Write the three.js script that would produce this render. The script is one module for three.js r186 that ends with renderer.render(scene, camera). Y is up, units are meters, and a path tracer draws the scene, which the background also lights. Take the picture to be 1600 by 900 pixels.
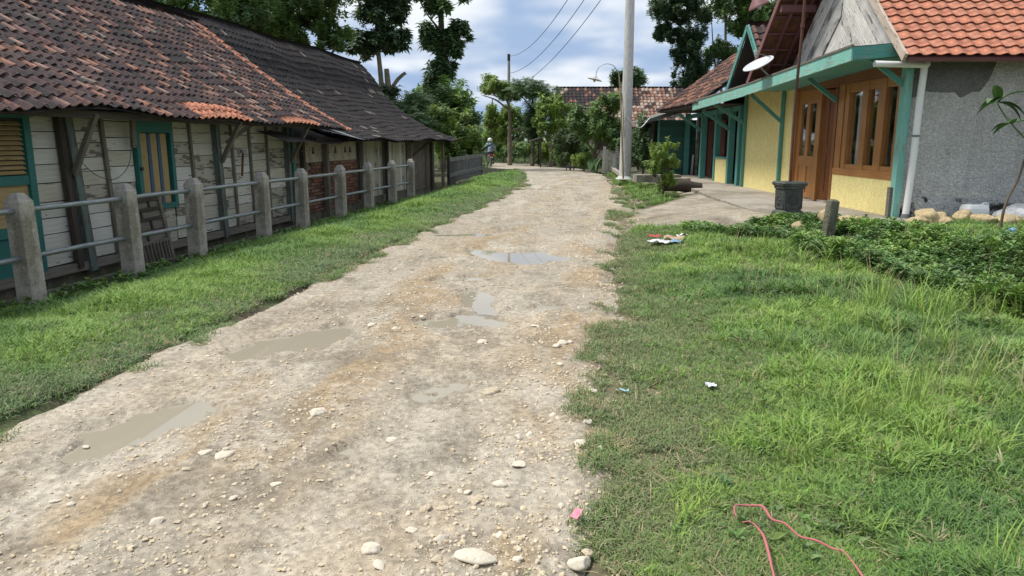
import * as THREE from 'three';
import { mergeGeometries, mergeVertices } from 'three/addons/utils/BufferGeometryUtils.js';
import { MarchingCubes } from 'three/addons/objects/MarchingCubes.js';

// ------------------------------------------------------------ noise (needed by the sky)
function hash2(ix, iy, sd) { let h = (ix * 374761393 + iy * 668265263 + sd * 1274126177) | 0; h = Math.imul(h ^ (h >>> 13), 1274126177); h ^= h >>> 16; return (h >>> 0) / 4294967296; }
function vn(x, y, sd = 0, per = 0) {
  let ix = Math.floor(x), iy = Math.floor(y); const fx = x - ix, fy = y - iy, u = fx * fx * (3 - 2 * fx), v = fy * fy * (3 - 2 * fy);
  let jx = ix + 1, jy = iy + 1;
  if (per) { ix = ((ix % per) + per) % per; iy = ((iy % per) + per) % per; jx = ((jx % per) + per) % per; jy = ((jy % per) + per) % per; }
  const a = hash2(ix, iy, sd), b = hash2(jx, iy, sd), c = hash2(ix, jy, sd), d = hash2(jx, jy, sd);
  return a + (b - a) * u + (c - a) * v + (a - b - c + d) * u * v;
}
function fbm(x, y, o = 4, sd = 0, per = 0) { let s = 0, a = 0.5, n = 0; for (let i = 0; i < o; i++) { s += a * vn(x, y, sd + i * 17, per); n += a; x *= 2; y *= 2; per *= 2; a *= 0.5; } return s / n; }
const clamp = (x, a = 0, b = 1) => Math.min(b, Math.max(a, x));
const sst = (a, b, x) => { const t = clamp((x - a) / (b - a)); return t * t * (3 - 2 * t); };
const lerp = (a, b, t) => a + (b - a) * t;
const mix3 = (a, b, t) => [lerp(a[0], b[0], t), lerp(a[1], b[1], t), lerp(a[2], b[2], t)];
function rng(seed) { let a = seed >>> 0; return () => { a = (a + 0x6D2B79F5) | 0; let t = Math.imul(a ^ (a >>> 15), 1 | a); t = (t + Math.imul(t ^ (t >>> 7), 61 | t)) ^ t; return ((t ^ (t >>> 14)) >>> 0) / 4294967296; }; }
const V = (x, y, z) => new THREE.Vector3(x, y, z);

// ------------------------------------------------------------ camera, sky, sun, exposure
const scene = new THREE.Scene();
const camera = new THREE.PerspectiveCamera(42.74, 16 / 9, 0.1, 2500);
camera.position.set(0, 1.65, 0);
camera.rotation.x = -0.1982;
const renderer = new THREE.WebGLRenderer({ antialias: true });
renderer.toneMapping = THREE.LinearToneMapping;
renderer.toneMappingExposure = 1.5;
renderer.shadowMap.enabled = true;
{
  const W = 2048, Hh = 1024, d = new Float32Array(W * Hh * 4);
  for (let j = 0; j < Hh; j++) {
    const el = (j + 0.5) / Hh * Math.PI - Math.PI / 2;          // row 0 = straight down
    for (let i = 0; i < W; i++) {
      if (el < -0.02) { const o = (j * W + i) * 4; d[o] = 0.2; d[o + 1] = 0.2; d[o + 2] = 0.17; d[o + 3] = 1; continue; }
      const az = (i + 0.5) / W * Math.PI * 2, e = Math.max(el, 0);
      // clouds laid out on a plane overhead, so they flatten towards the horizon
      const k = 1 / (Math.sin(e) + 0.16), cx = Math.cos(az) * Math.cos(e) * k, cy = Math.sin(az) * Math.cos(e) * k;
      const big = fbm(cx * 0.85 + 3.1, cy * 0.85 + 7.4, 5, 5), fine = fbm(cx * 3.4 + 11, cy * 3.4, 5, 40);
      const veil = sst(0.30, 0.66, big * 0.78 + fine * 0.22), bank = 0.26 * Math.exp(-(((az - 1.62) / 0.62) ** 2) - (((e - 0.34) / 0.22) ** 2)), puff = sst(0.40, 0.66, big * 0.62 + fine * 0.38 + bank);   // a cloud bank stands over the end of the road
      let c = mix3([0.255, 0.35, 0.51], [0.25, 0.34, 0.50], sst(0.1, 0.9, e));
      c = mix3(c, [0.44, 0.495, 0.575], veil * 0.9);
      c = mix3(c, [0.74, 0.755, 0.765], puff * 0.75);
      if (el < 0) c = [0.2, 0.2, 0.17];
      const o = (j * W + i) * 4; d[o] = c[0]; d[o + 1] = c[1]; d[o + 2] = c[2]; d[o + 3] = 1;
    }
  }
  const t = new THREE.DataTexture(d, W, Hh, THREE.RGBAFormat, THREE.FloatType);
  t.mapping = THREE.EquirectangularReflectionMapping; t.magFilter = t.minFilter = THREE.LinearFilter; t.wrapS = THREE.RepeatWrapping; t.needsUpdate = true;
  scene.background = t; scene.environment = t;
  scene.backgroundIntensity = scene.environmentIntensity = 1.0;
}
const sun = new THREE.DirectionalLight(new THREE.Color(1, 0.95, 0.87), 3.0);
sun.position.set(-26, 48, -18); sun.target.position.set(0, 0, -16); scene.add(sun, sun.target);
sun.castShadow = true; sun.shadow.radius = 26; sun.shadow.mapSize.set(2048, 2048);
Object.assign(sun.shadow.camera, { left: -35, right: 35, top: 45, bottom: -45, near: 1, far: 160 });

// ------------------------------------------------------------ helpers
const taken = {};
function numbered(n) { const k = taken[n] = (taken[n] ?? -1) + 1; return k ? `${n}_${String(k).padStart(3, '0')}` : n; }
function sh(o) { o.castShadow = o.receiveShadow = true; return o; }
function tag(o, label, category, group) { o.userData.label = label; o.userData.category = category; if (group) o.userData.group = group; return o; }
function thing(name, label, category, pos = [0, 0, 0], turn = 0, group) { const o = new THREE.Group(); o.name = numbered(name); o.position.set(...pos); o.rotation.y = turn; scene.add(o); return tag(o, label, category, group); }
function single(name, geo, mat, label, category, pos = [0, 0, 0], turn = 0, group) { const o = sh(new THREE.Mesh(geo, mat)); o.name = numbered(name); o.position.set(...pos); o.rotation.y = turn; scene.add(o); return tag(o, label, category, group); }
function part(name, geo, mat, parent, pos, rot) { const o = sh(new THREE.Mesh(geo, mat)); o.name = name; if (pos) o.position.set(pos.x ?? pos[0], pos.y ?? pos[1], pos.z ?? pos[2]); if (rot) o.rotation.set(...rot); parent.add(o); return o; }
function structure(name, geo, mat, label) { const o = sh(new THREE.Mesh(geo, mat)); o.name = numbered(name); o.userData.kind = 'structure'; if (label) o.userData.label = label; scene.add(o); return o; }
function stuffPart(name, geo, mat, parent) { const o = part(name, geo, mat, parent); o.userData.kind = 'stuff'; return o; }
const R0 = rng(77);
function box(w, h, d) {                                           // uv in metres, at a random place in the grain
  const g = new THREE.BoxGeometry(w, h, d), uv = g.attributes.uv, ox = R0() * 7, oy = R0() * 7;
  const dims = [[d, h], [d, h], [w, d], [w, d], [w, h], [w, h]];
  for (let f = 0; f < 6; f++) for (let k = 0; k < 4; k++) { const i = f * 4 + k; uv.setXY(i, uv.getX(i) * dims[f][0] + ox, uv.getY(i) * dims[f][1] + oy); }
  return g;
}
function boxAt(w, h, d, x, y, z) { return box(w, h, d).translate(x, y, z); }
function beamGeo(a, b, w, h) {                                    // bar from a to b, h in the vertical sense; grain along its length (u)
  const len = a.distanceTo(b), g = new THREE.BoxGeometry(len, h, w), uv = g.attributes.uv, ox = R0() * 7, oy = R0() * 7, dims = [[w, h], [w, h], [len, w], [len, w], [len, h], [len, h]];
  for (let f = 0; f < 6; f++) for (let k = 0; k < 4; k++) { const i = f * 4 + k; uv.setXY(i, uv.getX(i) * dims[f][0] + ox, uv.getY(i) * dims[f][1] + oy); }
  const x = b.clone().sub(a).normalize(); let up = Math.abs(x.y) > 0.97 ? V(0, 0, 1) : V(0, 1, 0); const z = x.clone().cross(up).normalize(); up = z.clone().cross(x);
  g.applyMatrix4(new THREE.Matrix4().makeBasis(x, up, z)); const m = a.clone().add(b).multiplyScalar(0.5); return g.translate(m.x, m.y, m.z);
}
function tube(pts, r, seg = 24, rad = 6) { return new THREE.TubeGeometry(new THREE.CatmullRomCurve3(pts), seg, r, rad); }
function taperTube(pts, radii, rad = 7, rough = 0, seed = 1) {    // limb with a radius at each point
  const c = new THREE.CatmullRomCurve3(pts), n = (pts.length - 1) * 4, fr = c.computeFrenetFrames(n), pos = [], nor = [], uv = [], idx = [], len = c.getLength();
  for (let i = 0; i <= n; i++) {
    const u = i / n, p = c.getPointAt(u), k = u * (radii.length - 1), a = Math.floor(Math.min(k, radii.length - 2)), r = lerp(radii[a], radii[a + 1], k - a);
    for (let j = 0; j <= rad; j++) {
      const th = j / rad * Math.PI * 2, rr = r * (1 + rough * (vn(Math.cos(th) * 1.5 + 9, u * 9 + Math.sin(th) * 1.5, seed) - 0.5)), v = fr.normals[i].clone().multiplyScalar(Math.cos(th)).addScaledVector(fr.binormals[i], Math.sin(th));
      pos.push(p.x + v.x * rr, p.y + v.y * rr, p.z + v.z * rr); nor.push(v.x, v.y, v.z); uv.push(j / rad, u * len);
      if (i && j) { const q = i * (rad + 1) + j; idx.push(q - rad - 2, q - rad - 1, q - 1, q - 1, q - rad - 1, q); }
    }
  }
  const g = new THREE.BufferGeometry(); g.setAttribute('position', new THREE.Float32BufferAttribute(pos, 3)); g.setAttribute('normal', new THREE.Float32BufferAttribute(nor, 3)); g.setAttribute('uv', new THREE.Float32BufferAttribute(uv, 2)); g.setIndex(idx); return g;
}
function loft(rings, cap = true) {                                // rings of equal length, flat shaded, uv in metres by dominant axis
  const t = [], n = rings[0].length, q = (a, b, c) => t.push(a, b, c);
  for (let i = 0; i + 1 < rings.length; i++) for (let j = 0; j < n; j++) { const k = (j + 1) % n, a = rings[i][j], b = rings[i][k], c = rings[i + 1][k], d = rings[i + 1][j]; q(a, b, c); q(a, c, d); }
  if (cap) { const A = rings[0], B = rings[rings.length - 1]; for (let j = 1; j + 1 < n; j++) { q(A[0], A[j + 1], A[j]); q(B[0], B[j], B[j + 1]); } }
  const pos = []; for (const p of t) pos.push(p.x, p.y, p.z);
  const g = new THREE.BufferGeometry(); g.setAttribute('position', new THREE.Float32BufferAttribute(pos, 3)); g.computeVertexNormals(); return planarUV(g);
}
function planarUV(g) {
  const p = g.attributes.position, n = g.attributes.normal, uv = new Float32Array(p.count * 2), ox = R0() * 5, oy = R0() * 5;
  for (let i = 0; i < p.count; i++) { const ax = Math.abs(n.getX(i)), ay = Math.abs(n.getY(i)), az = Math.abs(n.getZ(i)); const [u, v] = ay > ax && ay > az ? [p.getX(i), p.getZ(i)] : ax > az ? [p.getZ(i), p.getY(i)] : [p.getX(i), p.getY(i)]; uv[i * 2] = u + ox; uv[i * 2 + 1] = v + oy; }
  g.setAttribute('uv', new THREE.BufferAttribute(uv, 2)); return g;
}
function slab(pts, off) { return loft([pts, pts.map((p) => p.clone().add(off))].map((r) => r)); }   // polygon pushed out by a vector
function chamferPost(w, d, h, ch = 0.015, top = 0.06, taper = 0.94) {
  const ring = (y, k, c) => { const a = w / 2 * k, b = d / 2 * k; return [[a - c, b], [a, b - c], [a, -b + c], [a - c, -b], [-a + c, -b], [-a, -b + c], [-a, b - c], [-a + c, b]].map(([x, z]) => V(x, y, z)); };
  return loft([ring(0, 1, ch), ring(h - top, taper, ch), ring(h - top * 0.25, taper * 0.62, ch), ring(h, taper * 0.42, ch * 0.8)]);
}
function rawMerge(list) { return mergeGeometries(list.map((g) => (g.index ? g.toNonIndexed() : g)), false); }
function tex(w, h, fn, srgb = true, rep = 1) {
  const d = new Uint8Array(w * h * 4);
  for (let j = 0; j < h; j++) for (let i = 0; i < w; i++) { const c = fn(i / w, j / h), o = (j * w + i) * 4; if (typeof c === 'number') d[o] = d[o + 1] = d[o + 2] = clamp(c) * 255; else { d[o] = clamp(c[0]) * 255; d[o + 1] = clamp(c[1]) * 255; d[o + 2] = clamp(c[2]) * 255; } d[o + 3] = 255; }
  const t = new THREE.DataTexture(d, w, h); t.wrapS = t.wrapT = THREE.RepeatWrapping; t.magFilter = THREE.LinearFilter; t.minFilter = THREE.LinearMipmapLinearFilter; t.generateMipmaps = true;
  if (srgb) t.colorSpace = THREE.SRGBColorSpace; t.repeat.set(rep, rep); t.needsUpdate = true; return t;
}
const S = (r, g, b) => [r / 255, g / 255, b / 255];
function mat(o) { return new THREE.MeshStandardMaterial({ roughness: 0.85, metalness: 0, side: THREE.DoubleSide, ...o }); }
function lin(r, g, b) { return new THREE.Color().setRGB(r, g, b); }

// ------------------------------------------------------------ materials (uv are metres; maps tile every 1/rep metres)
// wood: u along the grain
function woodTex(base, dark, { chip = 0, under = S(90, 85, 76), sd = 1, streak = 0.6, rep = 1 } = {}) {
  return tex(128, 512, (u, v) => {
    const g = fbm(u * 4, v * 64, 4, sd, 4), big = fbm(u * 4, v * 8, 4, sd + 9, 4);
    let c = mix3(base, dark, clamp(streak * (g * 0.9 + big * 0.7 - 0.45)));
    if (chip) { const k = fbm(u * 8, v * 32, 5, sd + 31, 8) * 0.65 + fbm(u * 2, v * 4, 3, sd + 77, 2) * 0.35; c = mix3(c, mix3(under, dark, g), sst(0.70 - chip * 0.25, 0.74 - chip * 0.25, k)); }
    return c;
  }, true, rep);
}
function grainBump(sd) { return tex(128, 512, (u, v) => fbm(u * 4, v * 64, 4, sd, 4) * 0.7 + fbm(u * 16, v * 128, 2, sd + 5, 16) * 0.3, false); }
const gb = grainBump(3);
const wood = (base, dark, o = {}, m = {}) => mat({ map: woodTex(base, dark, o), bumpMap: gb, bumpScale: 0.004, ...m });
const M = {};
M.plank = [
  wood(S(194, 193, 183), S(140, 138, 127), { chip: 0.24, sd: 11 }), wood(S(184, 181, 166), S(130, 125, 109), { chip: 0.34, sd: 12, under: S(104, 97, 84) }),
  wood(S(202, 201, 194), S(152, 151, 144), { chip: 0.16, sd: 13 }), wood(S(170, 167, 154), S(112, 107, 94), { chip: 0.44, sd: 14, under: S(96, 90, 78) })];
M.oldWood = wood(S(124, 118, 108), S(62, 57, 50), { sd: 21, streak: 0.9 });
M.darkWood = wood(S(74, 66, 57), S(34, 30, 26), { sd: 22, streak: 0.9 });
M.grayTeal = wood(S(98, 112, 108), S(62, 66, 60), { sd: 23, chip: 0.5, under: S(104, 98, 88) });
M.teal = wood(S(82, 150, 139), S(56, 122, 113), { sd: 24, chip: 0.42, under: S(146, 162, 150) }, { roughness: 0.6 });
M.tealWorn = wood(S(132, 188, 174), S(86, 152, 140), { sd: 25, chip: 0.7, under: S(170, 172, 158) }, { roughness: 0.65 });
M.tealDoor = wood(S(36, 104, 98), S(24, 76, 72), { sd: 57, chip: 0.25, under: S(96, 112, 104) }, { roughness: 0.6 });
M.greenPlank = [wood(S(52, 98, 86), S(34, 68, 60), { sd: 27, chip: 0.3, under: S(86, 110, 98) }), wood(S(58, 106, 92), S(40, 76, 66), { sd: 28, chip: 0.36, under: S(92, 112, 100) })];
M.ochre = wood(S(162, 142, 98), S(120, 102, 66), { sd: 29, chip: 0.3, under: S(140, 126, 100) });
M.blueStrip = wood(S(66, 92, 118), S(44, 62, 82), { sd: 30, chip: 0.25 });
M.varnish = wood(S(178, 124, 68), S(130, 84, 42), { sd: 31, streak: 0.9 }, { roughness: 0.38, bumpScale: 0.0015 });
M.varnishDark = wood(S(140, 86, 42), S(92, 52, 24), { sd: 32, streak: 0.9 }, { roughness: 0.4, bumpScale: 0.0015 });
M.redDoor = wood(S(94, 46, 34), S(56, 28, 22), { sd: 33, streak: 0.9 }, { roughness: 0.5 });
M.gable = [wood(S(222, 221, 214), S(142, 140, 133), { sd: 34, streak: 0.9, chip: 0.3, under: S(128, 124, 116) }), wood(S(210, 209, 203), S(120, 118, 113), { sd: 35, streak: 1.0, chip: 0.4, under: S(112, 108, 102) }), wood(S(226, 224, 218), S(160, 156, 148), { sd: 36, streak: 0.8, chip: 0.25 })];
M.purpleWood = wood(S(126, 84, 84), S(92, 58, 58), { sd: 37 }, { roughness: 0.6 });
M.bargeboard = wood(S(196, 182, 166), S(136, 118, 104), { sd: 38, chip: 0.35, under: S(126, 104, 92) });
M.picket = wood(S(120, 122, 122), S(66, 66, 64), { sd: 39, streak: 1 });
const concTex = (a, b, st, sd) => tex(320, 320, (u, v) => { const n = fbm(u * 8, v * 8, 5, sd, 8), f = fbm(u * 64, v * 64, 3, sd + 3, 64), k = sst(0.56, 0.74, fbm(u * 6, v * 3, 5, sd + 8, 3)); let c = mix3(a, b, clamp(n * 1.6 - 0.4)); c = mix3(c, st, k * 0.6); return c.map((x) => x * (0.86 + 0.28 * f)); });
const roughBump = tex(512, 512, (u, v) => fbm(u * 32, v * 32, 5, 51, 32), false);
M.concrete = mat({ map: concTex(S(164, 159, 149), S(134, 128, 118), S(104, 97, 82), 41), bumpMap: roughBump, bumpScale: 0.006, roughness: 0.9 });
M.slab = mat({ map: concTex(S(168, 162, 150), S(138, 132, 122), S(108, 100, 88), 42), bumpMap: roughBump, bumpScale: 0.006, roughness: 0.85 });
M.poleConc = mat({ map: concTex(S(196, 196, 192), S(180, 179, 174), S(156, 154, 147), 43), bumpMap: roughBump, bumpScale: 0.003 });
M.mossConc = mat({ map: concTex(S(112, 108, 94), S(74, 76, 58), S(52, 62, 34), 44), bumpMap: roughBump, bumpScale: 0.015 });
M.yellow = mat({ map: concTex(S(233, 219, 152), S(229, 214, 146), S(224, 206, 134), 45), bumpMap: roughBump, bumpScale: 0.002, roughness: 0.75 });
M.plasterOld = mat({ map: concTex(S(176, 168, 150), S(150, 140, 122), S(112, 100, 84), 46), bumpMap: roughBump, bumpScale: 0.008 });
M.grayRoughcast = (() => {                                        // one map for the whole wall, uv 0..1 over 6.4 x 2.9 m: fresh cement patch, mould and pale lime at the foot
  const map = tex(1280, 640, (u, v) => {
    const x = u * 6.4, y = v * 2.9, n = fbm(x * 1.2, y * 1.2, 5, 61), f = vn(x * 55, y * 55, 62) * 0.6 + vn(x * 120, y * 120, 63) * 0.4;
    let c = mix3(S(194, 192, 187), S(172, 170, 165), clamp(n * 2 - 0.5));
    const edge = fbm(x * 2.4, y * 2.4, 4, 64) * 0.5;
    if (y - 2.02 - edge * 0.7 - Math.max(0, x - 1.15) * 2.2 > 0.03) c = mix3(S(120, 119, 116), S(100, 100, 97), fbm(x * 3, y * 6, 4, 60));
    c = mix3(c, S(206, 202, 188), sst(0.42, 0.62, fbm(x * 1.6, y * 5, 5, 65)) * (1 - sst(0.5, 0.85, y + edge * 0.3)) * 0.9);
    c = mix3(c, S(46, 45, 40), sst(0.46, 0.56, fbm(x * 9, y * 9, 4, 66) * 0.34 + fbm(x * 2.2, y * 3.2, 3, 68) * 0.3 + (0.60 - y) * 0.5));
    c = mix3(c, S(118, 116, 112), sst(0.56, 0.70, fbm(x * 4.5, y * 0.9, 5, 69)) * 0.14); return c.map((q) => q * (0.80 + 0.36 * f));
  });
  const bump = tex(1024, 512, (u, v) => { const x = u * 6.4, y = v * 2.9, e = fbm(x * 2.4, y * 2.4, 4, 64) * 0.5; return y - 2.02 - e * 0.7 - Math.max(0, x - 1.15) * 2.2 > 0.03 ? 0.5 : vn(x * 45, y * 45, 62) * 0.7 + vn(x * 80, y * 80, 67) * 0.3; }, false);
  return mat({ map, bumpMap: bump, bumpScale: 0.02, roughness: 0.95 });
})();
const speck = tex(512, 512, (u, v) => { const n = fbm(u * 8, v * 8, 5, 71, 8), f = fbm(u * 48, v * 48, 3, 72, 48); const k = 0.62 + 0.38 * n + 0.3 * (f - 0.5); return [k, k, k]; });
const tileSpeck = tex(512, 512, (u, v) => { const n = fbm(u * 6, v * 6, 5, 73, 6), l = sst(0.60, 0.70, fbm(u * 12, v * 12, 4, 74, 12)); return mix3([0.72 + 0.4 * n, 0.72 + 0.4 * n, 0.72 + 0.4 * n], [0.5, 0.5, 0.47], l * 0.7); });
M.tile = mat({ map: tileSpeck, vertexColors: true, bumpMap: roughBump, bumpScale: 0.004, roughness: 0.9 });
M.tileNew = mat({ map: speck, vertexColors: true, roughness: 0.75 });
M.brick = [S(146, 98, 78), S(126, 86, 70), S(158, 116, 94), S(106, 80, 68), S(146, 116, 98)].map((c) => mat({ map: speck, color: new THREE.Color(...c).convertSRGBToLinear(), bumpMap: roughBump, bumpScale: 0.008 }));
M.mortar = mat({ map: concTex(S(134, 124, 108), S(104, 94, 80), S(70, 64, 52), 47), bumpMap: roughBump, bumpScale: 0.012 });
M.sootWall = mat({ map: concTex(S(112, 104, 94), S(80, 74, 66), S(52, 48, 42), 48), bumpMap: roughBump, bumpScale: 0.015 });
M.galv = mat({ color: lin(0.34, 0.38, 0.40), map: speck, roughness: 0.5, metalness: 0.55 });
M.pvc = mat({ color: lin(0.80, 0.80, 0.77), roughness: 0.4 });
M.pvcGray = mat({ color: lin(0.16, 0.17, 0.17), roughness: 0.5 });
M.rust = mat({ map: concTex(S(104, 66, 50), S(84, 52, 42), S(60, 38, 30), 49), roughness: 0.8 });
M.white = mat({ color: lin(0.78, 0.78, 0.77), map: speck, roughness: 0.45 });
M.dish = mat({ color: lin(0.52, 0.53, 0.55), roughness: 0.42 });
M.black = mat({ color: lin(0.02, 0.02, 0.022), roughness: 0.6 });
M.blackGloss = mat({ color: lin(0.02, 0.02, 0.024), roughness: 0.25 });
M.cable = mat({ color: lin(0.05, 0.05, 0.055), roughness: 0.7 });
M.glass = new THREE.MeshPhysicalMaterial({ color: 0xffffff, transmission: 1, thickness: 0, roughness: 0.02, ior: 1.5, side: THREE.DoubleSide });
M.curtain = mat({ color: lin(0.62, 0.64, 0.70), roughness: 0.95 });
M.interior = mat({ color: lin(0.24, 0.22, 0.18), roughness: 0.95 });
M.deck = mat({ color: lin(0.06, 0.05, 0.045), roughness: 0.95 });
M.stoneDark = mat({ map: concTex(S(74, 78, 74), S(50, 54, 52), S(96, 100, 94), 52), bumpMap: roughBump, bumpScale: 0.008, roughness: 0.7 });
M.rock = mat({ map: concTex(S(212, 203, 186), S(190, 178, 156), S(162, 142, 110), 53), roughness: 0.95 });
M.rockYellow = mat({ map: concTex(S(188, 170, 132), S(150, 132, 100), S(104, 92, 72), 54), roughness: 0.95 });
M.bark = mat({ map: tex(256, 512, (u, v) => { const n = fbm(u * 16, v * 8, 4, 81, 8), k = sst(0.52, 0.7, fbm(u * 4, v * 4, 4, 82, 4)); return mix3(mix3(S(112, 102, 86), S(70, 62, 50), n), S(134, 134, 118), k * 0.6); }), bumpMap: roughBump, bumpScale: 0.02, roughness: 0.95 });
M.barkPale = mat({ map: tex(256, 512, (u, v) => { const n = fbm(u * 8, v * 12, 4, 83, 8), k = sst(0.52, 0.7, fbm(u * 4, v * 4, 4, 84, 4)); return mix3(mix3(S(150, 140, 122), S(108, 98, 82), n), S(96, 108, 72), k * 0.6); }), bumpMap: roughBump, bumpScale: 0.015, roughness: 0.95 });
M.leaf = new THREE.MeshPhysicalMaterial({ color: 0xffffff, transmission: 0.42, thickness: 0, roughness: 0.62, side: THREE.DoubleSide });
M.blade = new THREE.MeshPhysicalMaterial({ color: 0xffffff, transmission: 0.32, thickness: 0, roughness: 0.8, side: THREE.DoubleSide });
M.bamboo = mat({ color: lin(0.50, 0.42, 0.24), map: speck, roughness: 0.6 });

// ------------------------------------------------------------ terrain: the road runs along s, turned 8.49 degrees to the right; t is metres to its left
const A = 0.1481, cA = Math.cos(A), sA = Math.sin(A);
const stOf = (x, z) => [x * sA - z * cA, -x * cA - z * sA];
const W3 = (s, t, h = 0) => V(s * sA - t * cA, h, -s * cA - t * sA);
const roadL = [], roadR = [];
for (const s of [-3, 0, 3, 6, 9, 12, 15]) { const a = W3(s, 3.62), b = W3(s, 0.02); roadL.push([a.x, a.z]); roadR.push([b.x, b.z]); }
roadL.push([-0.72, -19.5], [0.0, -26], [0.52, -32], [0.45, -38], [0.1, -42], [-0.9, -44.8], [-3.4, -46.6], [-9, -48.4], [-20, -50]);
roadR.push([3.0, -18], [3.5, -25], [4.0, -31], [4.4, -37], [4.0, -43], [2.9, -48.5], [0.2, -53.2], [-8, -57.5], [-20, -60]);
const crv = (a) => new THREE.CatmullRomCurve3(a.map(([x, z]) => V(x, 0, z)), false, 'centripetal');
const cL = crv(roadL), cR = crv(roadR), roadPoly = [];
{ const n = 90; for (let i = 0; i <= n; i++) { const p = cL.getPoint(i / n); roadPoly.push([p.x, p.z]); } for (let i = n; i >= 0; i--) { const p = cR.getPoint(i / n); roadPoly.push([p.x, p.z]); } }
function polySD(poly, x, z) {                                     // negative inside
  let d = 1e9, inside = false;
  for (let i = 0, j = poly.length - 1; i < poly.length; j = i++) {
    const ax = poly[j][0], az = poly[j][1], bx = poly[i][0], bz = poly[i][1], ex = bx - ax, ez = bz - az, k = clamp(((x - ax) * ex + (z - az) * ez) / (ex * ex + ez * ez + 1e-9)), dx = x - ax - ex * k, dz = z - az - ez * k;
    d = Math.min(d, dx * dx + dz * dz);
    if ((az > z) !== (bz > z) && x < (bx - ax) * (z - az) / (bz - az) + ax) inside = !inside;
  }
  return inside ? -Math.sqrt(d) : Math.sqrt(d);
}
const yardPoly = [[2.35, -14.6], [3.1, -13.2], [4.0, -13.35], [4.75, -13.3], [5.2, -14.5], [5.4, -28], [4.9, -28], [4.9, -21.0], [4.3, -18.6], [3.4, -17.6], [2.9, -17.2]];   // bare gravel between road and house
const patioPoly = [[4.85, -13.0], [5.6, -11.95], [6.25, -11.25], [6.75, -11.55], [6.75, -12.58], [8.6, -12.58], [8.6, -28.3], [5.15, -28.3], [5.0, -21], [4.7, -17], [4.6, -14.4]];
const ditchLine = [[4.1, -12.6], [4.55, -10.6], [4.75, -8.6], [5.0, -6.9], [5.7, -4.8], [7.2, -2.2], [9, 0]];
function lineDist(l, x, z) { let d = 1e9; for (let i = 1; i < l.length; i++) { const [ax, az] = l[i - 1], [bx, bz] = l[i], ex = bx - ax, ez = bz - az, k = clamp(((x - ax) * ex + (z - az) * ez) / (ex * ex + ez * ez)); d = Math.min(d, Math.hypot(x - ax - ex * k, z - az - ez * k)); } return d; }
function groundH(x, z) {
  const [s, t] = stOf(x, z), d = -z, n = fbm(x * 1.3 + 40, z * 1.3 + 40, 3, 91) - 0.5;
  let h = 0.05 * n;
  if (t > 3.4 && s < 42) { h += 0.05 * sst(3.5, 4.4, t) - 0.09 * sst(4.9, 5.8, t) * (1 - sst(26, 30, s)); if (s < 28.5) { h -= 0.34 * sst(6.16, 6.24, t) * (1 - sst(29, 30, s)); } }
  if (t < 0.2) {
    const far = 1 - sst(36, 44, d);
    h += lerp(0.10, 0.30, sst(5.5, 12, d)) * sst(0.1, 3.0, -t) * far;
    h += 0.05 * sst(0.2, 1.2, -t) * sst(3, 5, d);
    h -= 0.30 * (1 - sst(0.30, 1.05, lineDist(ditchLine, x, z)));
    h = Math.min(h, 0.34);
  }
  if (x > 8.5 || t > 7.2) h = Math.min(h, 0.1);
  return h;
}
// puddle basins: chains of capsules [x, z, radius]
const basins = [
  { level: -0.016, pts: [[-2.30, -3.72, 0.10], [-2.21, -4.06, 0.25], [-2.04, -4.36, 0.20]] },
  { level: -0.018, pts: [[-2.10, -5.66, 0.20], [-1.82, -5.96, 0.31], [-1.50, -6.34, 0.18]] },
  { level: -0.016, pts: [[-0.72, -6.62, 0.18], [-0.36, -6.70, 0.24], [-0.14, -6.55, 0.13]] },
  { level: -0.016, pts: [[-0.41, -7.98, 0.19], [-0.34, -7.42, 0.13], [-0.22, -6.95, 0.09]] },
  { level: -0.018, pts: [[-0.62, -11.3, 0.16], [-0.2, -10.75, 0.34], [0.23, -10.5, 0.52], [0.66, -10.36, 0.25]] },
  { level: -0.016, pts: [[-1.16, -13.1, 0.3], [-0.6, -13.1, 0.34]] },
  { level: -0.014, pts: [[-1.2, -10.46, 0.14], [-1.0, -10.54, 0.14]] },
  { level: -0.016, pts: [[-0.92, -8.64, 0.12], [-0.48, -8.84, 0.15]] },
  { level: -0.014, pts: [[0.06, -7.12, 0.1], [0.42, -7.24, 0.13]] },
  { level: -0.018, depth: 0.002, pts: [[-0.58, -4.62, 0.12], [-0.4, -4.82, 0.13]] },
  { level: -0.016, pts: [[0.1, -25.6, 0.5], [1.1, -26, 0.5]] },
  { level: -0.018, depth: 0.0015, pts: [[-0.88, -3.70, 0.08], [-0.75, -3.86, 0.11]] },
];
function basinAt(b, x, z) { let k = -9; for (let i = 0; i < b.pts.length; i++) { const p = b.pts[i], q = b.pts[Math.min(i + 1, b.pts.length - 1)], ex = q[0] - p[0], ez = q[1] - p[1], u = clamp(((x - p[0]) * ex + (z - p[1]) * ez) / (ex * ex + ez * ez + 1e-9)), r = lerp(p[2], q[2], u); k = Math.max(k, 1 - Math.hypot(x - p[0] - ex * u, z - p[1] - ez * u) / r); } return k; }   // 1 in the middle, 0 on the rim
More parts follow.
